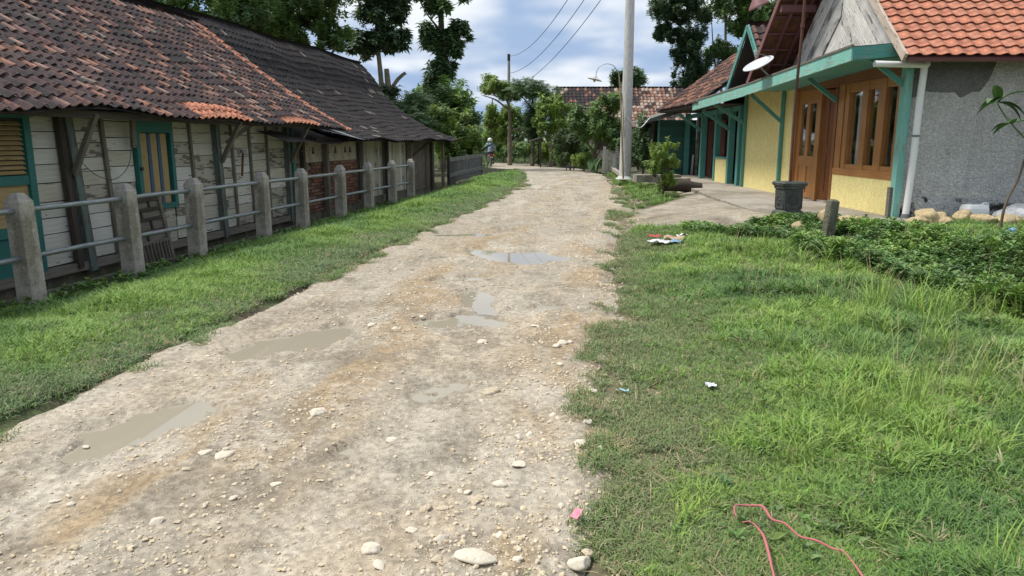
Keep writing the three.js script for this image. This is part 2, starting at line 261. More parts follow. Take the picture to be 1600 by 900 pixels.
function roadH(x, z, sd) {
  const [s, t] = stOf(x, z);
  let h = 0.022 + 0.030 * (fbm(x * 1.1, z * 0.7, 3, 93) - 0.5) + 0.022 * (fbm(x * 5, z * 5, 3, 94) - 0.5) + 0.010 * (fbm(x * 22, z * 22, 3, 95) - 0.5);
  h -= 0.016 * (Math.exp(-(((t - 2.75) / 0.4) ** 2)) + Math.exp(-(((t - 1.35) / 0.45) ** 2))) * (1 - sst(16, 22, s));   // wheel ruts
  for (const b of basins) { if (Math.abs(z - b.pts[0][1]) > 3) continue; const k = basinAt(b, x, z) + 1.1 * (fbm(x * 6, z * 6, 4, 96) - 0.5); if (k > -0.5) h = lerp(h, b.level - (b.depth ?? 0.015) + 0.022 * (fbm(x * 13, z * 13, 3, 98) - 0.5), sst(-0.42, 0.35, k)); }
  return h - 0.11 * sst(-0.20, 0.24, sd + 0.62 * (fbm(x * 1.6, z * 1.6, 5, 97) - 0.5));
}
const dirtA = [0.44, 0.382, 0.295], dirtOchre = [0.38, 0.282, 0.168], dirtPale = [0.54, 0.482, 0.385], dirtMud = [0.37, 0.32, 0.245], soil = [0.10, 0.078, 0.045];
function dirtColor(x, z) {
  const [s, t] = stOf(x, z), a = fbm(t * 1.1, s * 0.45, 4, 101), b = fbm(t * 2.6 + 5, s * 1.1, 5, 102), f = fbm(x * 14, z * 14, 3, 103), g = fbm(x * 45, z * 45, 2, 104);
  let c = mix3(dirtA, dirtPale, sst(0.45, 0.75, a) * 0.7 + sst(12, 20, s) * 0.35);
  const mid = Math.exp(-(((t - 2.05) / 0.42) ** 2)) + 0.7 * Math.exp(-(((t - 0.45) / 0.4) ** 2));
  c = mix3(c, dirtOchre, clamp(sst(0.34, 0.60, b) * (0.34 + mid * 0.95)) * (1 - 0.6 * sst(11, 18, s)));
  c = mix3(c, dirtMud, sst(0.50, 0.66, fbm(t * 3.3, s * 0.9, 5, 105)) * 0.75); c = mix3(c, [0.25, 0.205, 0.145], sst(0.60, 0.70, fbm(x * 3.1, z * 2.2, 5, 106)) * 0.6);
  c = mix3(c, dirtPale, sst(0.62, 0.74, f) * 0.5);
  const k = 0.84 + 0.32 * g; return c.map((q) => q * k);
}
const grit = tex(1024, 1024, (u, v) => {
  const f = fbm(u * 64, v * 64, 4, 111, 64), n = fbm(u * 10, v * 10, 4, 112, 10), p = sst(0.64, 0.72, fbm(u * 120, v * 120, 2, 113, 120)), q = sst(0.66, 0.74, fbm(u * 80, v * 80, 2, 114, 80));
  let k = 0.60 + 0.36 * f + 0.20 * n; return [k + 0.16 * p - 0.09 * q, k + 0.15 * p - 0.095 * q, k + 0.13 * p - 0.10 * q];
});
const gritBump = tex(1024, 1024, (u, v) => 0.55 * fbm(u * 64, v * 64, 4, 111, 64) + 0.3 * sst(0.64, 0.72, fbm(u * 120, v * 120, 2, 113, 120)) + 0.25 * fbm(u * 10, v * 10, 4, 112, 10), false);
M.dirt = mat({ vertexColors: true, map: grit, bumpMap: gritBump, bumpScale: 0.012, roughness: 0.88 });
M.soil = mat({ vertexColors: true, map: grit, bumpMap: gritBump, bumpScale: 0.02, roughness: 0.95 });
function sheet(rows, cols, at, colorAt) {                         // at(i, j) -> [x, y, z]
  const pos = new Float32Array(rows * cols * 3), col = new Float32Array(rows * cols * 3), uv = new Float32Array(rows * cols * 2), idx = [];
  for (let i = 0; i < rows; i++) for (let j = 0; j < cols; j++) {
    const k = i * cols + j, p = at(i, j), c = colorAt(p[0], p[2]); pos.set(p, k * 3); col.set(c, k * 3); uv[k * 2] = p[0] / 1.7; uv[k * 2 + 1] = p[2] / 1.7;
    if (i && j) idx.push(k - cols - 1, k - 1, k - cols, k - 1, k, k - cols);
  }
  const g = new THREE.BufferGeometry(); g.setAttribute('position', new THREE.BufferAttribute(pos, 3)); g.setAttribute('color', new THREE.BufferAttribute(col, 3)); g.setAttribute('uv', new THREE.BufferAttribute(uv, 2)); g.setIndex(idx); g.computeVertexNormals();
  if (g.attributes.normal.getY(Math.floor(rows * cols / 2)) < 0) { const ix = g.index; for (let i = 0; i < ix.count; i += 3) { const a = ix.getX(i); ix.setX(i, ix.getX(i + 1)); ix.setX(i + 1, a); } g.computeVertexNormals(); }
  return g;
}
{
  const xs = [], zs = [];
  for (const x of [-1500, -600, -250, -120, -70, -45, -30, -22, -16, -13]) xs.push(x); for (let x = -11; x <= 12; x += 0.11) xs.push(x); for (const x of [13, 16, 22, 30, 45, 70, 120, 250, 600, 1500]) xs.push(x);
  for (const z of [400, 150, 60, 25, 10, 4]) zs.push(z); for (let z = 2, st = 0.08; z > -66; z -= st) { zs.push(z); st = 0.07 + Math.max(0, -z - 6) * 0.012; } for (const z of [-70, -80, -95, -120, -170, -260, -420, -800, -1800]) zs.push(z);
  const roadDrop = (x, z) => { if (z < -62 || z > 2 || x > 9 || x < -21) return 0; const sd = polySD(roadPoly, x, z); return 0.10 * sst(0.02, -0.22, sd); };
  structure('ground', sheet(zs.length, xs.length, (i, j) => { const x = xs[j], z = zs[i]; return [x, groundH(x, z) - roadDrop(x, z), z]; }, (x, z) => {
    const [s, t] = stOf(x, z), n = fbm(x * 2, z * 2, 4, 121), f = 0.8 + 0.4 * fbm(x * 12, z * 12, 2, 122);
    let c = mix3(soil, [0.085, 0.105, 0.035], sst(0.4, 0.6, n));
    if (x > -3 && x < 8 && z < -8 && z > -32) { const yd = polySD(yardPoly, x, z) + 0.5 * (fbm(x * 1.7, z * 1.7, 4, 123) - 0.5); c = mix3(dirtColor(x, z).map((q) => q * 0.92), c, sst(-0.05, 0.3, yd)); }
    if (t < 1.2 && t > -2.2 && s < 16) { const k = sst(-1.5, 0.1, t + 1.6 * (fbm(x * 1.4, z * 1.4, 4, 124) - 0.5)); c = mix3(c, [0.20, 0.175, 0.10], k * 0.85); }
    if (Math.hypot(x, z) > 60) c = [0.075, 0.11, 0.03];
    return c.map((q) => q * f);
  }), M.soil);
}
{
  const us = []; let z0 = 0; const NR = 620; for (let i = 0; i <= NR; i++) us.push(i / NR);
  // rows closer together near the camera
  const lens = 64, rowU = us.map((u) => Math.pow(u, 1.9));
  const cols = 250;
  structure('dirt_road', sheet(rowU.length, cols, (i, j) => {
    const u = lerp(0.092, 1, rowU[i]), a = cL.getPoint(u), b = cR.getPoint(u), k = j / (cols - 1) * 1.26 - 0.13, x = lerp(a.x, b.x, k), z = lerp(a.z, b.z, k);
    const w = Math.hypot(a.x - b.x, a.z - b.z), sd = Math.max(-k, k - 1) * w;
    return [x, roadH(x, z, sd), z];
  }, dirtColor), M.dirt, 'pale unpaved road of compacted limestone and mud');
}
const waterMat = new THREE.MeshPhysicalMaterial({ color: lin(0.32, 0.285, 0.215), roughness: 0.015, ior: 1.33, specularIntensity: 1, side: THREE.DoubleSide });
const puddleLabel = ['muddy puddle nearest the camera at the left of the road', 'long brown puddle in the left wheel track', 'muddy puddle in the middle of the road ringed by gravel', 'thin bright puddle running on from the middle one', 'largest bright puddle across the road, further off', 'puddle near the left verge beyond the largest one', 'tiny puddle left of the largest bright one', 'small sliver of water in the left half of the road', 'small bright puddle in the right half of the road', 'shallow pool of grey mud in mid road', 'far puddle before the bend', 'small damp hollow in the near road'];
basins.forEach((b, i) => {
  const ring = [], c = b.pts.reduce((a, p) => [a[0] + p[0] / b.pts.length, a[1] + p[1] / b.pts.length], [0, 0]), n = 64, sp = new THREE.Shape();
  for (let k = 0; k < n; k++) { const th = k / n * Math.PI * 2, dx = Math.cos(th), dz = Math.sin(th); let r = 0.02; while (r < 3 && basinAt(b, c[0] + dx * r, c[1] + dz * r) > -0.22) r += 0.01; ring.push([dx * r, dz * r]); }
  ring.forEach(([x, z], k) => (k ? sp.lineTo(x, -z) : sp.moveTo(x, -z)));
  const g = new THREE.ShapeGeometry(sp).rotateX(-Math.PI / 2), m = structure('puddle', g, waterMat, puddleLabel[i]);
  m.position.set(c[0], b.level, c[1]);
});
M.patio = mat({ map: concTex(S(164, 157, 145), S(140, 133, 122), S(116, 108, 94), 142), bumpMap: roughBump, bumpScale: 0.004, roughness: 0.85 }); M.patio.map.repeat.set(0.23, 0.23);
// concrete patio in front of the right hand house
{
  const pts = patioPoly.map(([x, z]) => V(x, 0.36, z)), sp = new THREE.Shape(); pts.forEach((p, i) => (i ? sp.lineTo(p.x, -p.z) : sp.moveTo(p.x, -p.z)));
  const g = new THREE.ExtrudeGeometry(sp, { depth: 0.14, bevelEnabled: true, bevelSize: 0.012, bevelThickness: 0.012, bevelSegments: 1 }).rotateX(-Math.PI / 2).translate(0, 0.2, 0);
  structure('patio', g, M.patio, 'worn concrete patio along the right hand house');
}

// ------------------------------------------------------------ roof tiles
// one pantile: x along the eave, +z down the slope, y out of the roof; pan and worn roll carry their own fired colour
function tileGeo(w, l, amp, pan, roll, seed, rollAt = 0.7, th = 0.014) {
  const r = rng(seed), n = 8, pos = [], col = [], uv = [], P = [], ou = r() * 5, ov = r() * 5;
  const prof = (k) => amp * (Math.max(0, Math.cos((k - rollAt) / 0.3 * Math.PI / 2)) ** 1.3 * (Math.abs(k - rollAt) < 0.3 ? 1 : 0) - 0.22 * Math.sin(Math.PI * clamp(k / 0.45)));
  for (let i = 0; i <= n; i++) { const k = i / n, y = prof(k), c = mix3(pan, roll, sst(0.42, 0.66, k) * (1 - sst(0.86, 1.0, k)) * (0.6 + 0.4 * r())); P.push([k * w - w / 2, y, c, k]); }
  const put = (p, y, z, q = 1) => { pos.push(p[0], p[1] + y, z); col.push(p[2][0] * q, p[2][1] * q, p[2][2] * q); uv.push(p[0] * 2 + ou, z * 2 + ov); };
  const f = 0.020, b = -0.012, z0 = -l / 2, z1 = l / 2;
  for (let i = 0; i < n; i++) {
    const a = P[i], c = P[i + 1];
    put(a, b, z0); put(a, f, z1); put(c, b, z0); put(c, b, z0); put(a, f, z1); put(c, f, z1);
    put(a, f, z1); put(a, f - th, z1 - 0.002); put(c, f, z1); put(c, f, z1); put(a, f - th, z1 - 0.002); put(c, f - th, z1 - 0.002);
  }
  const g = new THREE.BufferGeometry(); g.setAttribute('position', new THREE.Float32BufferAttribute(pos, 3)); g.setAttribute('color', new THREE.Float32BufferAttribute(col, 3)); g.setAttribute('uv', new THREE.Float32BufferAttribute(uv, 2));
  g.computeVertexNormals(); return g;
}
const TC = { plum: [0.074, 0.041, 0.042], dark: [0.040, 0.030, 0.030], black: [0.026, 0.024, 0.024], brown: [0.115, 0.064, 0.048], rust: [0.24, 0.11, 0.075], orange: [0.42, 0.19, 0.115], pink: [0.40, 0.235, 0.18], pale: [0.44, 0.36, 0.29], fresh: [0.62, 0.235, 0.13], fresh2: [0.57, 0.205, 0.112], fresh3: [0.66, 0.27, 0.16] };
// fills a slope: P(i, j) gives the tile's centre, columns i along the eave and rows j up the slope
function tileRoof(parent, name, { cols, rows, at, down, normal, pick, single: keep, mat: m, jitter = 0.02, seed = 1, skip }) {
  const r = rng(seed), rest = [], mtx = new THREE.Matrix4();
  for (let j = 0; j < rows; j++) for (let i = 0; i < cols; i++) {
    if (skip && skip(i, j)) continue;
    const p = at(i, j), dn = (down.isVector3 ? down : down(i, j)).clone().normalize(), nn = (normal.isVector3 ? normal : normal(i, j)).clone().normalize();
    let u = nn.clone().cross(dn).normalize();
    const e = new THREE.Matrix4().makeRotationFromEuler(new THREE.Euler((r() - 0.5) * jitter * 1.6, (r() - 0.5) * jitter * 2.2, (r() - 0.5) * jitter * 1.4));
    mtx.makeBasis(u, nn, dn).multiply(e); mtx.setPosition(p.x + (r() - 0.5) * jitter * 0.3, p.y + (r() - 0.5) * jitter * 0.35, p.z + (r() - 0.5) * jitter * 0.3);
    const g = pick(i, j, r);
    if (keep(i, j)) { const o = part(name, g, m, parent); mtx.decompose(o.position, o.quaternion, o.scale); }
    else rest.push(g.clone().applyMatrix4(mtx));
  }
  if (rest.length) stuffPart(name + '_field', mergeGeometries(rest), m, parent);
}
function ridgeGeo(l, r, c, seed) { const g = new THREE.CylinderGeometry(r, r * 0.9, l, 8, 1, true, 0, Math.PI).rotateZ(Math.PI / 2).rotateX(-Math.PI / 2), n = g.attributes.position.count, col = []; for (let i = 0; i < n; i++) col.push(...c); g.setAttribute('color', new THREE.Float32BufferAttribute(col, 3)); return g; }   // along x, bulging up

// ------------------------------------------------------------ left hand house: low plank house with a worn tile roof
{
  const S0 = 2, T0 = 7.05, base = W3(S0, T0, -0.3);
  const H = thing('plank_house', 'low white plank house with worn purple-brown tile roof behind the concrete railing', 'house', [base.x, -0.3, base.z], -A);
  const q = (s, t, h) => V(-(t - T0), h + 0.3, -(s - S0));
  const r = rng(5);
  // stone footing, inner wall, end wall, back wall
  part('footing', boxAt(0.24, 0.36, 13.1, -0.14, 0.16, -6.5), M.mossConc, H);
  part('inner_wall', boxAt(0.05, 2.05, 12.9, -0.075, 1.3, -6.5), M.darkWood, H);
  part('end_wall', boxAt(5.5, 2.6, 0.06, -2.8, 1.3, -13.0), M.oldWood, H);
  part('end_wall', boxAt(5.5, 2.6, 0.06, -2.8, 1.3, 0), M.oldWood, H);
  part('back_wall', boxAt(0.06, 2.6, 12.9, -5.5, 1.3, -6.5), M.oldWood, H);
  const sill = part('sill_beam', beamGeo(q(2, 7.0, 0.03), q(15, 7.0, 0.03), 0.10, 0.11), M.oldWood, H);
  // boards between the uprights
  const cuts = [2, 3.1, 4.3, 5.4, 6.5, [7.98], 8.66, 9.3, 9.9, [10.82], 11.36, 12.1, 12.66, 13.3, 13.98, 14.82];
  const wall = part('plank_wall', boxAt(0.012, 1.9, 12.7, -0.035, 1.3, -6.5), M.darkWood, H);
  let prev = 2;
  for (const c of cuts.slice(1)) {
    const open = Array.isArray(c), e = open ? c[0] : c;
    if (!open) {
      let h = 0.10; while (h < 1.93) {
        const hh = Math.min(0.15 + r() * 0.09, 2.02 - h), len = e - prev - 0.02;
        if (hh > 0.05) { const o = part('plank', beamGeo(V(0, 0, len / 2), V(0, 0, -len / 2), 0.022, hh - 0.008 - r() * 0.006), M.plank[Math.floor(r() * 4)], wall, q((prev + e) / 2, 7.05 - 0.012 - r() * 0.008, h + hh / 2)); o.rotation.set((r() - 0.5) * 0.022, 0, (r() - 0.5) * 0.05); }
        h += hh;
      }
    }
    prev = e;
  }
  for (const [s, w, lean] of [[9.3, 0.06, 0.05], [11.36, 0.05, 0.04], [12.66, 0.05, 0.02], [13.3, 0.05, 0.02], [13.98, 0.05, 0.01], [4.3, 0.06, 0], [5.4, 0.06, 0]]) part('batten', beamGeo(q(s + lean, 7.0, 0.08), q(s - lean, 7.0, 2.0), 0.045, w), M.oldWood, H);
  for (const [s, w, lean, m] of [[8.66, 0.13, 0.09, M.grayTeal], [12.1, 0.12, 0.04, M.grayTeal], [14.82, 0.12, 0.0, M.grayTeal], [15.02, 0.10, 0, M.tealDoor], [3.1, 0.12, 0, M.grayTeal]]) part('wall_post', beamGeo(q(s + lean, 6.97, -0.05), q(s - lean, 6.97, 2.02), 0.10, w), m, H);
  part('wall_post', beamGeo(q(8.52, 6.96, 0.02), q(8.44, 6.96, 2.0), 0.07, 0.09), M.darkWood, H);
  for (const [s0, h0, s1, h1, t1] of [[8.56, 1.22, 8.42, 1.97, 6.42], [12.12, 1.28, 11.95, 1.98, 6.42], [12.3, 1.6, 12.55, 1.95, 6.5], [9.78, 1.55, 9.72, 2.0, 6.85], [14.85, 1.2, 14.7, 1.95, 6.42], [4.3, 1.2, 4.2, 1.97, 6.42]]) part('eave_strut', beamGeo(q(s0, 6.92, h0), q(s1, t1, h1), 0.05, 0.075), M.oldWood, H);
  part('eave_beam', beamGeo(q(2, 6.46, 1.98), q(16.2, 6.46, 1.93), 0.06, 0.09), M.darkWood, H);
  // louvred door at the left edge of the view
  {
    const D = new THREE.Group(); D.name = 'louvre_door'; H.add(D); D.position.copy(q(7.25, 6.99, 0.08));
    for (const z of [0.66, -0.66]) part('door_frame', boxAt(0.10, 1.92, 0.10, 0, 0.96, z), M.tealDoor, D);
    part('door_frame', boxAt(0.10, 0.10, 1.22, 0, 1.87, 0), M.tealDoor, D); part('door_frame', boxAt(0.08, 0.11, 1.22, 0, 1.11, 0), M.tealDoor, D); part('door_frame', boxAt(0.08, 0.12, 1.22, 0, 0.52, 0), M.tealDoor, D);
    part('door_panel', boxAt(0.03, 0.49, 1.22, -0.01, 0.82, 0), M.ochre, D); part('door_panel', boxAt(0.03, 0.46, 1.22, -0.01, 0.23, 0), M.tealDoor, D); part('door_backing', boxAt(0.02, 0.65, 1.22, -0.035, 1.49, 0), M.darkWood, D);
    for (let k = 0; k < 11; k++) part('louvre', beamGeo(V(0, 0, 0.6), V(0, 0, -0.6), 0.055, 0.012), M.ochre, D, [0.005, 1.20 + k * 0.056, 0], [0, 0, -0.7]);
  }
  // boarded window
  {
    const D = new THREE.Group(); D.name = 'boarded_window'; H.add(D); D.position.copy(q(10.36, 7.0, 0.62));
    for (const z of [0.41, -0.41]) part('window_frame', boxAt(0.09, 1.34, 0.08, 0, 0.67, z), M.tealDoor, D);
    part('window_frame', boxAt(0.09, 0.2, 0.74, 0, 1.24, 0), M.tealDoor, D); part('window_frame', boxAt(0.1, 0.08, 0.74, 0, 0.04, 0), M.tealDoor, D);
    for (let k = 0; k < 3; k++) part('window_board', beamGeo(V(0, 0.08, 0), V(0, 1.13, 0), 0.15, 0.02).rotateY(0), M.ochre, D, [-0.005, 0, 0.24 - k * 0.24]).rotation.y = Math.PI / 2;
    for (let k = 0; k < 2; k++) part('window_strip', boxAt(0.03, 1.05, 0.07, 0.0, 0.6, 0.12 - k * 0.24), M.blueStrip, D);
    part('lower_board', boxAt(0.03, 0.54, 0.78, -0.01, -0.28, 0), M.plank[3], D); part('latch', boxAt(0.03, 0.05, 0.05, 0.06, 0.62, 0.41), M.black, D);
  }
  // roof: eave at t 6.3, ridge at t 9.9, a little sagged, dipping at the far end
  const eaveH = (s) => 2.0 + 0.035 * Math.sin(s * 0.9) + 0.02 * Math.sin(s * 2.3 + 1) - 0.17 * sst(13.5, 17, s), RT = 18, s0 = 3.2, pitch = 0.178, NC = Math.floor((16.9 - s0) / pitch);
  const roofP = (s, v) => q(s, 6.3 + 3.58 * v, lerp(eaveH(s), 4.32 + 0.02 * Math.sin(s), v) - 0.10 * Math.sin(Math.PI * v) + 0.018 * Math.sin(s * 1.7 + v * 6));
  const roof = part('roof', (() => { const n = 30, pos = [], idx = []; for (let i = 0; i <= n; i++) for (let j = 0; j <= 6; j++) { const p = roofP(lerp(s0, 16.75, i / n), j / 6); pos.push(p.x, p.y - 0.045, p.z); if (i && j) { const k = i * 7 + j; idx.push(k - 8, k - 7, k - 1, k - 7, k, k - 1); } } for (let i = 0; i < 1; i++) { const b = pos.length / 3, e = [q(s0, 9.9, 4.29), q(16.8, 9.9, 4.29), q(16.8, 13.6, 1.9), q(s0, 13.6, 1.9)]; for (const p of e) pos.push(p.x, p.y, p.z); idx.push(b, b + 1, b + 2, b, b + 2, b + 3); } const g = new THREE.BufferGeometry(); g.setAttribute('position', new THREE.Float32BufferAttribute(pos, 3)); g.setIndex(idx); g.computeVertexNormals(); return planarUV(g); })(), M.deck, H);
  const combos = [['plum', 'plum'], ['plum', 'brown'], ['dark', 'plum'], ['black', 'dark'], ['plum', 'rust'], ['brown', 'orange'], ['dark', 'pink'], ['plum', 'pink'], ['rust', 'orange'], ['dark', 'pale'], ['brown', 'rust'], ['plum', 'orange'], ['orange', 'fresh'], ['fresh', 'fresh3']].map(([a, b], i) => tileGeo(pitch * 1.12, 0.29, 0.036, TC[a], TC[b], 200 + i));
  const weights = [0.28, 0.46, 0.62, 0.76, 0.81, 0.84, 0.875, 0.91, 0.93, 0.955, 0.98, 1];
  const cam = H.worldToLocal(V(0, 1.65, 0)); H.updateMatrixWorld(true); const camL = H.worldToLocal(V(0, 1.65, 0));
  const order = []; for (let j = 0; j < RT; j++) for (let i = 0; i < NC; i++) { const s = s0 + (i + 0.5) * pitch, v = (j + 0.5) / RT, w = H.localToWorld(roofP(s, v)), dd = w.clone().sub(V(0, 1.65, 0)); const px = dd.x / -dd.z; order.push([px < -0.74 ? 1e9 : dd.length(), i + j * NC]); }
  order.sort((a, b) => a[0] - b[0]); const keep = new Set(order.slice(0, 300).map((o) => o[1]));
  const slopeAt = (s, v) => roofP(s, v - 0.03).sub(roofP(s, v + 0.03)), alongAt = (s, v) => roofP(s + 0.15, v).sub(roofP(s - 0.15, v));
  tileRoof(roof, 'roof_tile', {
    cols: NC, rows: RT, seed: 6, jitter: 0.045, mat: M.tile, at: (i, j) => roofP(s0 + (i + 0.5) * pitch, (j + 0.46) / RT),
    down: (i, j) => slopeAt(s0 + (i + 0.5) * pitch, (j + 0.5) / RT), normal: (i, j) => { const s = s0 + (i + 0.5) * pitch, v = (j + 0.5) / RT, n = alongAt(s, v).cross(slopeAt(s, v)); return n.y < 0 ? n.negate() : n; },
    single: (i, j) => keep.has(i + j * NC),
    pick: (i, j, rr) => { const s = s0 + i * pitch; if (j < 2 && s > 10.4 && s < 12.0) return combos[12 + (rr() < 0.6 ? 1 : 0)]; if (j < 1 && s > 13.3 && s < 14.8) return combos[12]; if (i >= NC - 2) return combos[rr() < 0.75 ? 12 : 8]; const warm = sst(0.46, 0.62, fbm(s * 0.55, j * 0.16, 3, 131)) * 0.27 + sst(9, 16, s) * 0.08, k = clamp(rr() * (1 - warm) + warm * rr() * 1.6, 0, 0.999); return combos[weights.findIndex((w) => k < w)]; },
  });
  for (let k = 0; k < 42; k++) { const s = s0 + 0.2 + k * 0.325; part('ridge_tile', ridgeGeo(0.35, 0.11, k % 5 === 2 ? TC.brown : k % 3 ? TC.dark : TC.black, k), M.tile, roof, q(s, 9.92, 4.34 + 0.02 * Math.sin(s) + (k % 2) * 0.012), [0, Math.PI / 2, 0]); }
  // pale corrugated strip under the far corner of the roof
  part('corrugated_sheet', (() => { const a = 46, b = 3, pos = [], idx = []; for (let i = 0; i <= a; i++) for (let j = 0; j <= b; j++) { const s = lerp(14.9, 17.4, i / a), t = lerp(6.16, 6.75, j / b), p = q(s, t, lerp(1.86, 1.66, i / a) + (t - 6.16) * 0.3 + 0.012 * Math.sin(t * 60)); pos.push(p.x, p.y, p.z); if (i && j) { const k = i * (b + 1) + j; idx.push(k - b - 2, k - b - 1, k - 1, k - b - 1, k, k - 1); } } const g = new THREE.BufferGeometry(); g.setAttribute('position', new THREE.Float32BufferAttribute(pos, 3)); g.setIndex(idx); g.computeVertexNormals(); return planarUV(g); })(), M.galv, H);
}
// things hanging on and leaning against the plank house
{
  const p = W3(9.86, 6.72, 0.12), G = thing('wooden_grille', 'weathered wooden grille with upright slats leaning against the boarded window', 'grille', [p.x, 0.0, p.z], -A);
  const B = new THREE.Group(); B.name = 'frame'; G.add(B); B.rotation.z = 0.16; B.rotation.x = 0.02;
  for (const z of [0.36, -0.36]) part('stile', boxAt(0.035, 1.14, 0.06, 0, 0.57, z), M.oldWood, B);
  for (const y of [0.06, 0.46, 0.62, 0.80, 0.94, 1.1]) part('rail', boxAt(0.03, y === 1.1 ? 0.09 : 0.045, 0.66, 0, y, 0), y > 0.5 ? M.darkWood : M.oldWood, B);
  for (let k = 0; k < 8; k++) part('slat', beamGeo(V(0.004, 0.05, 0), V(0.004, 0.47, 0), 0.035, 0.022), M.oldWood, B, [0, 0, 0.28 - k * 0.08]);
  for (const [y, z] of [[0.54, 0.1], [0.7, -0.05], [0.87, 0.12], [1.02, -0.1]]) part('muntin', boxAt(0.022, 0.14, 0.03, 0, y, z), M.darkWood, B);
  part('back_board', boxAt(0.012, 0.62, 0.66, -0.02, 0.78, 0), M.oldWood, B);
  G.children[0].position.y = groundH(p.x, p.z) + 0.12 - 0.0;
}
{
  const p = W3(12.86, 6.93, 1.0), G = thing('hammer', 'long handled hammer hung head up on the white planks', 'hammer', [p.x, 1.0, p.z], -A);
  part('handle', beamGeo(V(0, 0, 0.06), V(0, 0.42, -0.03), 0.03, 0.03), M.rust, G); part('head', boxAt(0.05, 0.06, 0.14, 0, 0.45, -0.035), M.galv, G);
  const w = (s, t, h) => W3(s, t, h); single('loose_wire', tube([w(8.6, 6.9, 1.45), w(8.9, 6.88, 1.2), w(9.3, 6.9, 1.13), w(9.6, 6.9, 1.3), w(9.75, 6.9, 1.72)], 0.005, 24, 5), M.cable, 'thin wire hanging in a loop on the white plank wall', 'wire');
  single('wash_line', tube([w(12.9, 6.9, 1.4), w(14, 6.75, 1.42), w(15.4, 6.5, 1.45), w(17, 6.5, 1.62)], 0.005, 24, 5), M.cable, 'thin line strung from the planks towards the brick wall', 'line');
}
// concrete edge of the drain between railing and house
{
  const a = W3(-2, 6.28, -0.17), b = W3(16.5, 6.28, -0.17);
  single('drain_kerb', beamGeo(a, b, 0.11, 0.36), M.mossConc, 'mossy concrete edge of the drain behind the railing', 'kerb');
}
// concrete post and pipe railing
{
  const ss = [3.15, 4.85, 6.62, 8.24, 9.66, 11.7, 13.26, 15.2, 17.0, 18.85, 20.55].map((s, i) => s), o = W3(ss[0], 6.0);
  const F = thing('railing', 'concrete post railing with two grey pipe rails along the left verge', 'railing', [o.x, 0, o.z], -A), r = rng(9);
  const geo = chamferPost(0.205, 0.195, 1.15, 0.012, 0.085, 0.95);
  ss.forEach((s, i) => {
    const p = part('post', geo, M.concrete, F, [(r() - 0.5) * 0.03, -0.02, -(s - ss[0])], [(r() - 0.5) * 0.03, (r() - 0.5) * 0.12, (r() - 0.5) * 0.03]);
    if (i) for (const h of [0.475, 0.955]) part('rail', tube([V(0, h, -(ss[i - 1] - ss[0])), V(0, h + (r() - 0.5) * 0.012, -((s + ss[i - 1]) / 2 - ss[0])), V(0, h, -(s - ss[0]))], 0.029, 4, 10), M.galv, F);
  });
  for (const h of [0.475, 0.955]) part('rail', tube([V(0, h, 1.7), V(0, h, 0)], 0.029, 2, 10), M.galv, F);
}
